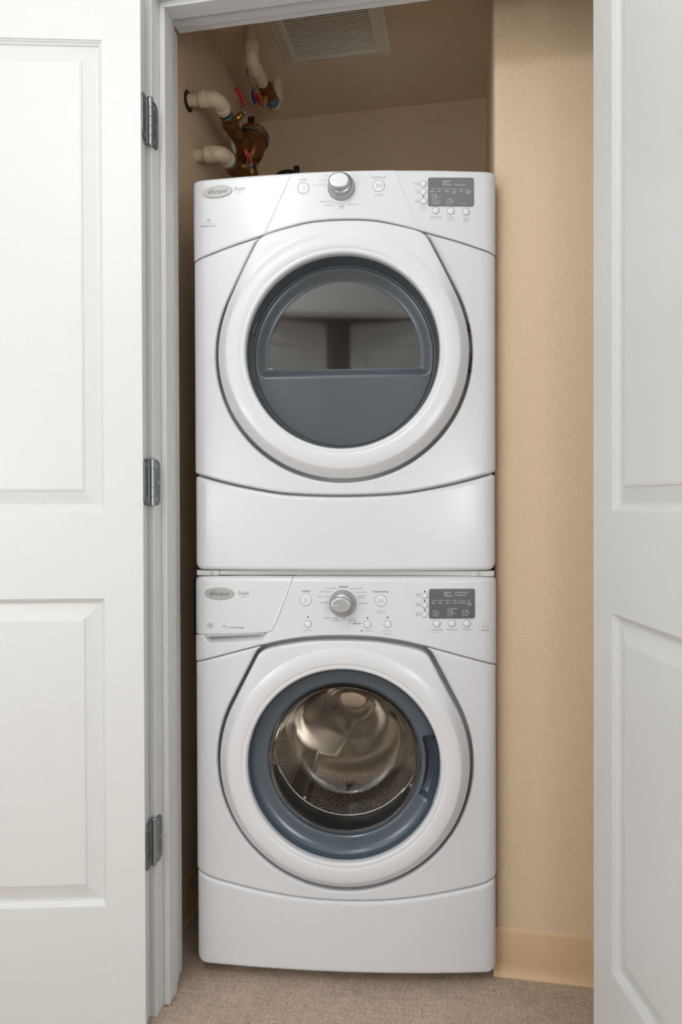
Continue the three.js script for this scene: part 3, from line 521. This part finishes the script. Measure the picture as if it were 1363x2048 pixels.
  const on = (name, g, m, x, y, lift = 0, tilt) => local(mesh(name, g, m, group), x, y, bowZ(x) + ridge(x, y) + lift, tilt);
  return { part, door, ctl, ctlZ, on, local, cy, RH, dz, ridge };
}
const buttonG = (r, h = 0.0032) => latheZ([[0, h], [r * 0.5, h * 0.96], [r * 0.82, h * 0.78], [r * 0.95, h * 0.5], [r, 0.0002], [r, -0.004]].reverse(), 32);
const gapShadeG = (r) => new THREE.TorusGeometry(r + 0.0004, 0.00055, 8, 40);  // dark ring standing in for the shade in the gap round a button
function addButton(m, x, y, r, icon) {
  const b = m.on('button', buttonG(r, icon ? 0.0018 : 0.0030), M.button, x, y, -0.0004); mesh('button_gap_shade', gapShadeG(r), M.gapShadeTrim, b);
  if (icon) mesh('button_icon', icon, M.gapShadeTrim, b).position.z = 0.00165;
  return b;
}
const ledG = latheZ([[0, 0.0007], [0.0012, 0.0005], [0.0018, 0], [0.0018, -0.002]].reverse(), 16);
const powerIcon = merge([new THREE.TorusGeometry(0.0042, 0.00028, 6, 28, Math.PI * 1.7).rotateZ(Math.PI / 2 + Math.PI * 0.15), boxG(-0.0003, 0.0003, 0.001, 0.0052, 0, 0.0004)]);
const playIcon = (() => { const b = (a, c) => { const d = Math.hypot(c[0] - a[0], c[1] - a[1]); return boxG(0, d, -0.00025, 0.00025, 0, 0.0004).rotateZ(Math.atan2(c[1] - a[1], c[0] - a[0])).translate(a[0], a[1], 0); }; return merge([b([-0.0052, 0.004], [-0.0052, -0.004]), b([-0.0052, 0.004], [0.0010, 0]), b([-0.0052, -0.004], [0.0010, 0]), b([0.0032, 0.004], [0.0032, -0.004]), b([0.0058, 0.004], [0.0058, -0.004])]); })();
function addKnob(m, y) {
  const k = new THREE.Group(); k.name = 'knob'; m.local(k, -0.001, y, 0.0145, false); k.parent ?? m.group.add(k);
  const prof = [[0.0305, -0.002], [0.0305, 0.0028], [0.0298, 0.0042], [0.0287, 0.0050], [0.0283, 0.0068], [0.0277, 0.0115], [0.0262, 0.0165], [0.0238, 0.0205], [0.0205, 0.0232], [0.015, 0.0248], [0.008, 0.0255], [0, 0.0257]];
  mesh('knob_skirt', latheZ(prof, 72), M.silver, k);
  const oval = new THREE.Shape(); oval.absellipse(-0.0030, 0, 0.0185, 0.0135, 0, Math.PI * 2);   // raised oval grip with a rounded rim
  mesh('knob_grip', new THREE.ExtrudeGeometry(oval, { depth: 0.020, bevelEnabled: true, bevelSize: 0.0052, bevelThickness: 0.0055, bevelSegments: 8, curveSegments: 56 }).translate(0, 0, 0.0125), M.silver, k);
  mesh('pointer', rbox(0.0145, 0.0014, 0.0012, 0.0005, -0.0150, 0, 0.0379).rotateY(0), M.button, k);
  return k;
}
function addBadge(m, x, y, tilt = 0) {
  const s = new THREE.Shape(); s.absellipse(0, 0, 0.0335, 0.0128, 0, Math.PI * 2); const g = new THREE.ExtrudeGeometry(s, { depth: 0.0016, bevelEnabled: true, bevelSize: 0.0009, bevelThickness: 0.0009, bevelSegments: 3, curveSegments: 64 });
  const p = g.attributes.position, uv = g.attributes.uv; for (let i = 0; i < p.count; i++) uv.setXY(i, p.getX(i) / 0.067 + 0.5, p.getY(i) / 0.026 + 0.5);
  const b = m.on('badge', g, std({ map: badgeTex, color: 0xffffff, roughness: 0.45, metalness: 0.6 }), x, y, 0); b.rotation.z = tilt; b.userData.label = 'oval silver badge'; return b;
}
function addDisplay(m, kind, x, y, w, h) {
  const f = new THREE.Group(); f.name = 'display'; m.local(f, x, y, bowZ(x)); m.group.add(f); f.userData.label = kind === 'dryer' ? 'dim grey display with printed lights' : 'dark grey display with printed lights';
  const rr = (W, H, r) => { const s = new THREE.Shape(), a = W / 2, b = H / 2; s.moveTo(-a + r, -b); s.absarc(a - r, -b + r, r, -Math.PI / 2, 0); s.absarc(a - r, b - r, r, 0, Math.PI / 2); s.absarc(-a + r, b - r, r, Math.PI / 2, Math.PI); s.absarc(-a + r, -b + r, r, Math.PI, Math.PI * 1.5); return s; };
  const rim = rr(w + 0.002, h + 0.002, 0.0048); rim.holes.push(rr(w - 0.001, h - 0.001, 0.0036)); 
  mesh('display_rim', new THREE.ExtrudeGeometry(rim, { depth: 0.0016, bevelEnabled: false, curveSegments: 10 }).translate(0, 0, -0.0005), M.gapShadeTrim, f);
  const g = new THREE.ExtrudeGeometry(rr(w, h, 0.0042), { depth: 0.0010, bevelEnabled: false, curveSegments: 10 }).translate(0, 0, -0.0006), p = g.attributes.position, uv = g.attributes.uv;
  for (let i = 0; i < p.count; i++) uv.setXY(i, p.getX(i) / w + 0.5, p.getY(i) / h + 0.5);
  mesh('display_glass', g, phy({ map: displayTex(kind), roughness: 0.3, clearcoat: 1, clearcoatRoughness: 0.03 }), f);
}

// ---- washing machine
{
  const group = thing('washing_machine', 'white front-loading washing machine under the dryer, clear bowl door showing its steel drum', 'washing machine', [-0.2848, 0, -1.5615], 7.2 * Math.PI / 180);
  const seam = curve([[0, 0.7887], [0.07, 0.7861], [0.13, 0.7777], [0.183, 0.7653], [0.2285, 0.7530], [0.29, 0.7358], [0.3437, 0.7209]]);
  const low = curve([[0, 0.1919], [0.07, 0.1935], [0.133, 0.1989], [0.19, 0.2065], [0.245, 0.2162], [0.306, 0.2292], [0.342, 0.2430]]);
  const top = 0.9205, m = machine({ kind: 'washer', base: 0, top, seam, low, bottom: 0.0285, cy: 0.503, topArch: () => 0, group }); m.group = group;
  const print = printPanel(0.71, 0.925, (d) => {
    const { T, L, C } = d; duet(d, -0.2259, 0.8805); he(d, -0.3047, 0.8069, 1);
    T('Tumble', -0.2435, 0.8037, 6.6, { italic: true, align: 'right' }); T('Fresh', -0.2435, 0.8037, 6.6, { italic: true, bold: true, align: 'left' });
    C(-0.2715, 0.8045, 0.0031, 0.9, INK, null, Math.PI * 0.75, Math.PI * 2.3); C(-0.2715, 0.8040, 0.0015, 0.5, INK, null, Math.PI * 0.75, Math.PI * 2.3);
    T('POWER', -0.0836, 0.8875, 5.6, { bold: true }); T('START/PAUSE', 0.0838, 0.887, 5.6, { bold: true }); T('Press and\nhold to START', 0.0838, 0.8435, 3.6, { color: SOFT });
    const q = { align: 'right', color: '#6a6b6e' }, r = { align: 'left', color: '#6a6b6e' };
    T('DELICATE', -0.0335, 0.8622, 4.5, q); T('SMALL LOAD', -0.0315, 0.8763, 4.5, q); T('ACTIVE WEAR', -0.0265, 0.8868, 4.5, q); T('COLD WASH', -0.0145, 0.8946, 4.5, q); T('NORMAL', 0.001, 0.8976, 5.2, { bold: true, color: '#3a3b3d' });
    T('BULKY ITEMS', 0.0155, 0.8943, 4.5, r); T('HEAVY DUTY', 0.0262, 0.886, 4.5, r); T('WHITEST\nWHITES', 0.0325, 0.8755, 4.5, r); T('ALLERGEN', 0.0335, 0.8612, 4.5, { ...r, color: '#4f6f5a' });
    L([[0.0125, 0.8925], [0.0205, 0.888], [0.0265, 0.881], [0.0305, 0.8725], [0.0325, 0.8682], [0.0505, 0.8680]], 0.35, '#88a892');
    T('RINSE / DRAIN', -0.0105, 0.828, 4.7, { ...q, color: INK }); T('& SPIN', -0.0105, 0.8225, 4.7, { ...q, color: INK }); T('SOAK', 0.001, 0.8265, 4.7, { color: INK }); T('CLEAN\nWASHER', 0.0115, 0.8255, 4.7, { ...r, color: INK }); T('with', 0.0118, 0.8172, 3.4, r); T('affresh', 0.0205, 0.8164, 5.2, { align: 'left', bold: true, italic: true, color: '#2b2b2d' });
    T('TumbleFresh', -0.0793, 0.8003, 4.2, { color: SOFT }); T('EcoBoost', 0.0485, 0.8005, 4.2, { align: 'left', color: SOFT }); T('Control Lock', 0.0986, 0.8005, 4.2, { color: SOFT }); T('Press and hold\nfor 3 seconds', 0.0986, 0.7932, 3.1, { color: SOFT });
    C(0.0415, 0.8003, 0.0017, 0, null, '#3f8a4c', 0, 7, 1.5);
    for (const [s, y] of [['Delay\nStart', 0.8795], ['Extra\nRinse', 0.8585], ['Cycle\nSignal', 0.838]]) T(s, 0.1725, y, 4.7, { align: 'right', color: '#606164', lead: 1 });
    T('Temperature', 0.2081, 0.8025, 4.7); T('all rinses cold', 0.2081, 0.7972, 3.2, { color: SOFT }); T('Spin Speed', 0.2415, 0.8025, 4.7); T('Soil Level', 0.2750, 0.8025, 4.7);
    // energy mark
    L([[0.3085, 0.8015], [0.3085, 0.8156], [0.3250, 0.8156], [0.3250, 0.8015], [0.3085, 0.8015]], 0.3, SOFT); C(0.3155, 0.8092, 0.0045, 0.3, SOFT, null, Math.PI * 1.02, Math.PI * 1.9, 1.4); T('energy', 0.3155, 0.8083, 3.8, { italic: true, color: '#4a4b4d' }); d.c.fillStyle = SOFT; d.c.fillRect(d.X(0.3085), d.Y(0.8015), 0.0165 * d.k, 0.0028 * d.k); T('ENERGY STAR', 0.3168, 0.8002, 1.9, { color: '#e4e4e4' });
  });
  const panelMat = phy({ map: print.map, color: 0xffffff, roughness: 0.32, clearcoat: 0.25, clearcoatRoughness: 0.12 });
  const drawer = polySdf([[-0.36, 0.94], [-0.1055, 0.94], [-0.1135, 0.9185], [-0.1169, 0.9071], [-0.1300, 0.8720], [-0.1422, 0.8393], [-0.1525, 0.8150], [-0.1583, 0.8030], [-0.1612, 0.7985], [-0.1652, 0.7958], [-0.1733, 0.7937], [-0.22, 0.7905], [-0.28, 0.7876], [-0.36, 0.7848]]);
  const pocket = polySdf([[-0.3206, 0.81], [-0.3206, 0.782], [-0.3165, 0.7735], [-0.3115, 0.7675], [-0.305, 0.7652], [-0.24, 0.7700], [-0.1945, 0.7745], [-0.185, 0.7765], [-0.179, 0.7815], [-0.1745, 0.789], [-0.168, 0.81]]);
  const cZ = (x, y) => m.ctlZ(x, y) - fall(-drawer(x, y) - 0.0003, 0.0012) - 0.024 * sstep(-0.002, 0.0125, pocket(x, y));
  m.part('control_panel', panel({ sdf: (x, y) => Math.min(m.ctl(x, y), -drawer(x, y) - 0.0003), x0: -0.345, x1: 0.345, y0: 0.715, y1: 0.925, cell: 0.0019, z: cZ, back: -0.03, uv: print.uv }), panelMat);
  const dw = m.part('dispenser_drawer', panel({ sdf: (x, y) => Math.min(m.ctl(x, y), drawer(x, y) - 0.0003), x0: -0.345, x1: -0.1, y0: 0.78, y1: 0.925, cell: 0.0019, z: (x, y) => m.ctlZ(x, y) - fall(drawer(x, y) - 0.0003, 0.0012), back: -0.006, uv: print.uv }), panelMat);
  mesh('drawer_grip', rbox(0.140, 0.008, 0.006, 0.002).rotateZ(0.035).translate(-0.247, 0.7866, -0.009), M.enamel, dw);
  addBadge(m, -0.2819, 0.8803); addDisplay(m, 'washer', 0.2417, 0.8603, 0.1005, 0.0645);
  group.add(addKnob(m, 0.8612));
  addButton(m, -0.0836, 0.8681, 0.0128, powerIcon); addButton(m, 0.0838, 0.8672, 0.0128, playIcon);
  addButton(m, -0.0793, 0.8142, 0.0079); addButton(m, 0.0541, 0.8147, 0.0079); addButton(m, 0.0986, 0.8153, 0.0079);
  for (const y of [0.8777, 0.8565, 0.8357]) { addButton(m, 0.1816, y, 0.0061); m.on('indicator_light', ledG, M.darkPlastic, 0.1816, y + 0.0103, 0); }
  for (const [x, y] of [[-0.0793, 0.8300], [0.0541, 0.8288], [0.0986, 0.8300]]) m.on('indicator_light', ledG, M.darkPlastic, x, y, 0);
  for (const x of [0.2081, 0.2415, 0.2750]) addButton(m, x, 0.8158, 0.0079);
  for (const [x, z] of [[-0.29, -0.14], [0.29, -0.14], [-0.29, -0.64], [0.29, -0.64]]) m.part('foot', lathe([[0, 0], [0.022, 0], [0.023, 0.004], [0.018, 0.010], [0.007, 0.012], [0.007, 0.042], [0, 0.042]], 24).translate(x, 0, z), M.rubber);
  // grey ring inside the door, hollowed for the hand on its right
  const prof = [[0.2158, 0.030], [0.2148, 0.0230], [0.2120, 0.0130], [0.2080, 0.0062], [0.2030, 0.0016], [0.1970, -0.0014], [0.1900, -0.0034], [0.1820, -0.0048], [0.1768, -0.0062], [0.1740, -0.0085], [0.1722, -0.0120], [0.1718, -0.0160]];
  const NA = 360, dense = []; for (let i = 0; i < prof.length - 1; i++) for (let k = 0; k < 5; k++) dense.push([prof[i][0] + (prof[i + 1][0] - prof[i][0]) * k / 5, prof[i][1] + (prof[i + 1][1] - prof[i][1]) * k / 5]); dense.push(prof[prof.length - 1]);
  const bp = [], bi = []; for (let a = 0; a < NA; a++) { const th = a / NA * Math.PI * 2, deg = ((a / NA * 360 + 180) % 360) - 180; for (const [r, z] of dense) { const hand = sstep(-25, -21, deg) * (1 - sstep(15.5, 17.5, deg)) * sstep(0.184, 0.187, r) * (1 - sstep(0.2135, 0.2145, r)); bp.push(r * Math.cos(th), r * Math.sin(th), z - 0.026 * hand * (0.72 + 0.28 * Math.cos((deg + 4) / 20 * 1.5))); } }
  const nd = dense.length; for (let a = 0; a < NA; a++) for (let k = 0; k < nd - 1; k++) { const p = a * nd + k, q = ((a + 1) % NA) * nd + k; bi.push(p, q, p + 1, q, q + 1, p + 1); }
  const bg = new THREE.BufferGeometry(); bg.setAttribute('position', new THREE.Float32BufferAttribute(bp, 3)); bg.setIndex(bi); bg.computeVertexNormals();
  const bz = mesh('door_bezel', bg, M.bezel, m.door); bz.position.y = 0.503; bz.userData.label = 'blue-grey plastic ring';
  // glass bowl, gasket, drum
  const bowl = mesh('glass_bowl', latheZ([[0.1735, -0.0170], [0.1735, -0.0130], [0.1690, -0.0125], [0.1640, -0.0160], [0.1605, -0.0250], [0.1550, -0.0400], [0.1490, -0.0700], [0.1435, -0.0980], [0.1390, -0.1170], [0.1330, -0.1300], [0.1245, -0.1375], [0.1130, -0.1412], [0.0960, -0.1430], [0.05, -0.1448], [0, -0.1452], [0, -0.1515], [0.05, -0.1510], [0.0960, -0.1492], [0.1150, -0.1472], [0.1285, -0.1430], [0.1380, -0.1340], [0.1440, -0.1200], [0.1490, -0.1000], [0.1545, -0.0720], [0.1605, -0.0420], [0.1655, -0.0290], [0.1690, -0.0190], [0.1735, -0.0170]], 160), M.bowl, m.door); bowl.position.y = 0.503;
  m.part('gasket', latheZ([[0.196, -0.036], [0.1935, -0.030], [0.188, -0.022], [0.1800, -0.0205], [0.1755, -0.0205], [0.1728, -0.025], [0.1712, -0.032], [0.1720, -0.042], [0.1765, -0.050], [0.1775, -0.056], [0.1745, -0.064], [0.1725, -0.074], [0.1735, -0.086], [0.1775, -0.096], [0.1765, -0.106], [0.181, -0.112]], 96).translate(0, 0.503, 0), M.rubber);
  m.part('drum_rim', latheZ([[0.186, -0.118], [0.180, -0.115], [0.1765, -0.116], [0.1752, -0.1185], [0.1765, -0.121], [0.182, -0.123]], 128).translate(0, 0.503, 0), M.steel);
  const perf = (() => { const n = 256, cv = document.createElement('canvas'); cv.width = cv.height = n; const c = cv.getContext('2d'); c.fillStyle = '#fff'; c.fillRect(0, 0, n, n); c.fillStyle = '#000'; for (const [x, y] of [[0.25, 0.25], [0.75, 0.75]]) { c.beginPath(); c.ellipse(x * n, y * n, n * 0.15, n * 0.17, 0, 0, 7); c.fill(); } const t = new THREE.CanvasTexture(cv); t.wrapS = t.wrapT = THREE.RepeatWrapping; return t; })();
  const dimple = (() => { const f = (i) => { const n = 128, x = (i % n) / n, y = ((i / n) | 0) / n; let h = 1; for (const [a, b] of [[0.25, 0.25], [0.75, 0.75]]) { const dx = Math.abs(x - a), dy = Math.abs(y - b), r = Math.hypot(Math.min(dx, 1 - dx), Math.min(dy, 1 - dy)); h = Math.min(h, sstep(0.1, 0.33, r)); } return grey(h); }; return dataTex(128, f, 1); })();
  perf.repeat.set(90, 21); dimple.repeat.set(90, 21);
  const drumWall = latheZ([[0.2455, -0.150], [0.2455, -0.52]], 160).translate(0, 0.503, 0);
  m.part('drum', merge([latheZ([[0.182, -0.122], [0.200, -0.125], [0.226, -0.129], [0.238, -0.136], [0.2455, -0.150]], 128).translate(0, 0.503, 0)]), M.drumSteel);
  m.part('drum_wall', drumWall, std({ color: 0xd2c5b5, roughness: 0.3, metalness: 1, alphaMap: perf, alphaTest: 0.5, bumpMap: dimple, bumpScale: 0.004, side: THREE.DoubleSide })).userData.label = 'perforated steel drum wall';
  m.part('outer_tub', latheZ([[0.185, -0.130], [0.262, -0.14], [0.262, -0.56], [0, -0.56]], 64).translate(0, 0.503, 0), M.darkPlastic);
  { // back plate pressed into three sweeping lobes, with a flat hub
    const nr = 60, na = 180, p = [], ix = [], uv = []; for (let a = 0; a <= na; a++) for (let r = 0; r <= nr; r++) { const R = 0.2455 * r / nr, th = a / na * Math.PI * 2, s = sstep(0.02, 0.13, R) * (1 - sstep(0.17, 0.235, R)), v = Math.sin(2 * th + 1.2 + R * 16), q = v; p.push(R * Math.cos(th), R * Math.sin(th), -0.520 + 0.018 * s * q + 0.018 * (1 - sstep(0.035, 0.075, R)) ); uv.push(R * Math.cos(th), R * Math.sin(th)); }
    for (let a = 0; a < na; a++) for (let r = 0; r < nr; r++) { const i = a * (nr + 1) + r, j = i + nr + 1; ix.push(i, i + 1, j, j, i + 1, j + 1); }
    const g = new THREE.BufferGeometry(); g.setAttribute('position', new THREE.Float32BufferAttribute(p, 3)); g.setAttribute('uv', new THREE.Float32BufferAttribute(uv, 2)); g.setIndex(ix); g.computeVertexNormals();
    m.part('drum_back', g.translate(0, 0.503, 0), M.drumSteel);
  }
  for (const a of [0.45, 0.45 + Math.PI * 2 / 3, 0.45 + Math.PI * 4 / 3]) { // lifting ribs
    const s = new THREE.Shape([[-0.030, 0.248], [-0.020, 0.232], [-0.010, 0.205], [0, 0.198], [0.010, 0.205], [0.020, 0.232], [0.030, 0.248]].map((q) => new THREE.Vector2(...q)));
    m.part('drum_baffle', toCreasedNormals(new THREE.ExtrudeGeometry(s, { depth: 0.30, bevelEnabled: true, bevelSize: 0.006, bevelThickness: 0.02, bevelSegments: 4 }), 0.8).rotateZ(a).translate(0, 0.503, -0.50), M.drumSteel);
  }
}

// ---- dryer
{
  const base = 0.9185, group = thing('clothes_dryer', 'white front-loading clothes dryer on top, grey door with half-moon window', 'dryer', [-0.2848, base, -1.5615], 7.2 * Math.PI / 180);
  const seam = curve([[0, 1.7165], [0.07, 1.7130], [0.13, 1.7005], [0.186, 1.6852], [0.2525, 1.6670], [0.306, 1.6500], [0.340, 1.6390]]);
  const low = curve([[0, 1.1025], [0.07, 1.1040], [0.14, 1.1090], [0.21, 1.1208], [0.268, 1.1335], [0.3365, 1.1520], [0.345, 1.1545]]);
  const m = machine({ kind: 'dryer', base, top: 1.8210, seam, low, bottom: 0.9335, cy: 1.420, topArch: (x) => 0.0040 * (1 - (x / 0.3428) ** 2), group }); m.group = group;
  const print = printPanel(1.62, 1.832, (d) => {
    const { T, L, C } = d; duet(d, -0.2310, 1.7935); he(d, -0.3035, 1.7275, 0.62); T('high efficiency', -0.3035, 1.7205, 3.2, { color: SOFT }); T('Sensor', -0.3040, 1.7150, 5.6, { bold: true, align: 'right' }); T('Drying', -0.3036, 1.7150, 5.6, { align: 'left' });
    T('POWER', -0.0858, 1.8065, 5.4, { color: INK }); T('START/PAUSE', 0.0820, 1.8065, 5.4, { color: INK }); T('Press and\nhold to START', 0.0820, 1.7680, 3.4, { color: SOFT });
    const q = { align: 'right', color: '#a2a3a5' };
    T('CASUAL', -0.024, 1.8140, 4.4, { ...q, color: '#bdbebf' }); T('DELICATE', -0.031, 1.8040, 4.4, { ...q, color: '#b0b1b3' }); T('SUPER DELICATE', -0.033, 1.7950, 4.4, q); L([[-0.060, 1.7915], [-0.0335, 1.7918]], 0.35, '#7c7d80');
    T('MANUAL CYCLES', -0.0245, 1.7572, 3.4, q); L([[-0.050, 1.7552], [-0.0235, 1.7552], [-0.017, 1.7530], [-0.009, 1.7510], [0, 1.7503], [0.009, 1.7512], [0.0155, 1.7545]], 0.45); T('TOUCH UP', -0.0165, 1.7475, 4.6, { ...q, color: '#77787b' }); T('TIMED\nDRY', 0, 1.7435, 4.6, { color: INK }); T('SMALL LOAD', 0.0135, 1.7480, 4.6, { align: 'left', color: '#9a9b9d' });
    T('HEAVY DUTY', 0.033, 1.8040, 4.2, { align: 'left', color: '#cfd0d1' });
    for (const [s, y] of [['Wrinkle\nTemp', 1.7925], ['Extra\nTime', 1.7745], ['Cycle\nSignal', 1.7535]]) T(s, 0.1725, y, 4.2, { align: 'right', color: SOFT, lead: 1 });
    T('press and hold\nfor 3 seconds\nto lock/unlock\ncontrols', 0.1805, 1.7380, 2.9, { color: '#a3a4a6' });
    T('Temperature', 0.2074, 1.7195, 4.6, { color: '#77787b' }); T('for manual cycles', 0.2074, 1.7148, 3.0, { color: SOFT }); T('Dryness\nLevel', 0.2412, 1.7165, 4.6, { color: '#8a8b8e', lead: 1 }); T('for auto cycles', 0.2412, 1.7092, 3.0, { color: SOFT }); T('Wrinkle\nShield', 0.2750, 1.7145, 4.6, { color: '#7d7e81', lead: 1 }); T('90 mins', 0.2750, 1.7072, 3.0, { color: SOFT });
  });
  m.part('control_panel', panel({ sdf: m.ctl, x0: -0.345, x1: 0.345, y0: 1.63, y1: 1.83, cell: 0.0019, z: m.ctlZ, back: -0.03, uv: print.uv }), phy({ map: print.map, color: 0xffffff, roughness: 0.32, clearcoat: 0.25, clearcoatRoughness: 0.12 }));
  addBadge(m, -0.2821, 1.7905, 0.05); addDisplay(m, 'dryer', 0.2413, 1.7735, 0.0995, 0.0610);
  group.add(addKnob(m, 1.7870));
  addButton(m, -0.0858, 1.7880, 0.0128, powerIcon); addButton(m, 0.0820, 1.7880, 0.0128, playIcon);
  addButton(m, 0.1804, 1.7920, 0.0068); addButton(m, 0.1804, 1.7742, 0.0068); addButton(m, 0.1809, 1.7531, 0.0068); m.on('indicator_light', ledG, M.darkPlastic, 0.1806, 1.7640, 0);
  addButton(m, 0.2074, 1.7331, 0.0077); addButton(m, 0.2412, 1.7318, 0.0077); addButton(m, 0.2750, 1.7303, 0.0077);
  // metal strip of the stacking kit with its two screws
  m.part('base_strip', merge([rbox(0.676, 0.0115, 0.020, 0.0015, 0, 0.9265, -0.020), rbox(0.050, 0.0115, 0.004, 0.001, -0.310, 0.9262, -0.0085), rbox(0.050, 0.0115, 0.004, 0.001, 0.310, 0.9262, -0.0085)]), std({ color: 0xc9c9c6, roughness: 0.4, metalness: 0.2 }));
  for (const x of [-0.3015, 0.3015]) m.part('screw', latheZ([[0.0042, 0], [0.0042, 0.0015], [0.003, 0.0026], [0.0012, 0.003], [0.001, 0.0016], [0, 0.0016]], 20).translate(x, 0.9268, -0.0066), M.chrome);
  // grey door interior
  const wallR = mesh('door_bezel', latheZ([[0.2158, 0.031], [0.2148, 0.022], [0.2130, 0.008], [0.2112, -0.012], [0.2096, -0.026], [0.2088, -0.031], [0.2075, -0.0325], [0.200, -0.0325]], 128), M.grey, m.door); wallR.position.y = 1.420 - base; wallR.userData.label = 'grey ring inside the door';
  const cy = 1.420, pk = (x, y) => both(0.2015 - Math.hypot(x, y - cy), y - 1.3745, 0.016), win = (x, y) => both(0.1765 - Math.hypot(x, y - cy), y - 1.3945, 0.020);
  m.door.position.y += 0;
  const face = (x, y) => -0.0305 - 0.0155 * sstep(-0.003, 0.0245, pk(x, y)) - fall(0.2078 - Math.hypot(x, y - cy), 0.006);
  mesh('door_inner_panel', panel({ sdf: (x, y) => both(0.2080 - Math.hypot(x, y - cy), -win(x, y), 0.001), x0: -0.21, x1: 0.21, y0: 1.21, y1: 1.63, cell: 0.0022, z: face, back: -0.062 }).translate(0, -base, 0), M.grey, m.door);
  mesh('window', panel({ sdf: (x, y) => win(x, y) + 0.006, x0: -0.19, x1: 0.19, y0: 1.38, y1: 1.61, cell: 0.004, z: (x, y) => -0.0475 + 0.03 * (x * x + (y - 1.49) ** 2) }).translate(0, -base, 0), M.window, m.door).userData.label = 'dark half-moon window';
  const arc = (r0, r1, a0, a1, d) => { const s = new THREE.Shape(); s.absarc(0, 0, r1, a0, a1, false); s.absarc(0, 0, r0, a1, a0, true); return new THREE.ExtrudeGeometry(s, { depth: d, bevelEnabled: true, bevelSize: 0.0006, bevelThickness: 0.0006, bevelSegments: 2, curveSegments: 24 }); };
  const lt = mesh('door_grip', merge([arc(0.2088, 0.2128, 2.92, 3.42, 0.014).translate(0, 0, -0.030), arc(0.2095, 0.2130, 2.76, 2.90, 0.022).translate(0, 0, -0.030), arc(0.2095, 0.2128, 3.46, 3.60, 0.010).translate(0, 0, -0.030)]), M.grey, m.door); lt.position.y = cy - base;
  for (const [y, h] of [[1.487, 0.034], [1.400, 0.040]]) m.part('door_hinge', rbox(0.007, h, 0.018, 0.002, 0.2842, y, -0.014), M.darkPlastic);
  m.part('drum', latheZ([[0.183, -0.066], [0.20, -0.075], [0.262, -0.09], [0.268, -0.10], [0.268, -0.60], [0, -0.61]], 96).translate(0, cy, 0), M.dryDrum);
}
renderer.render(scene, camera);
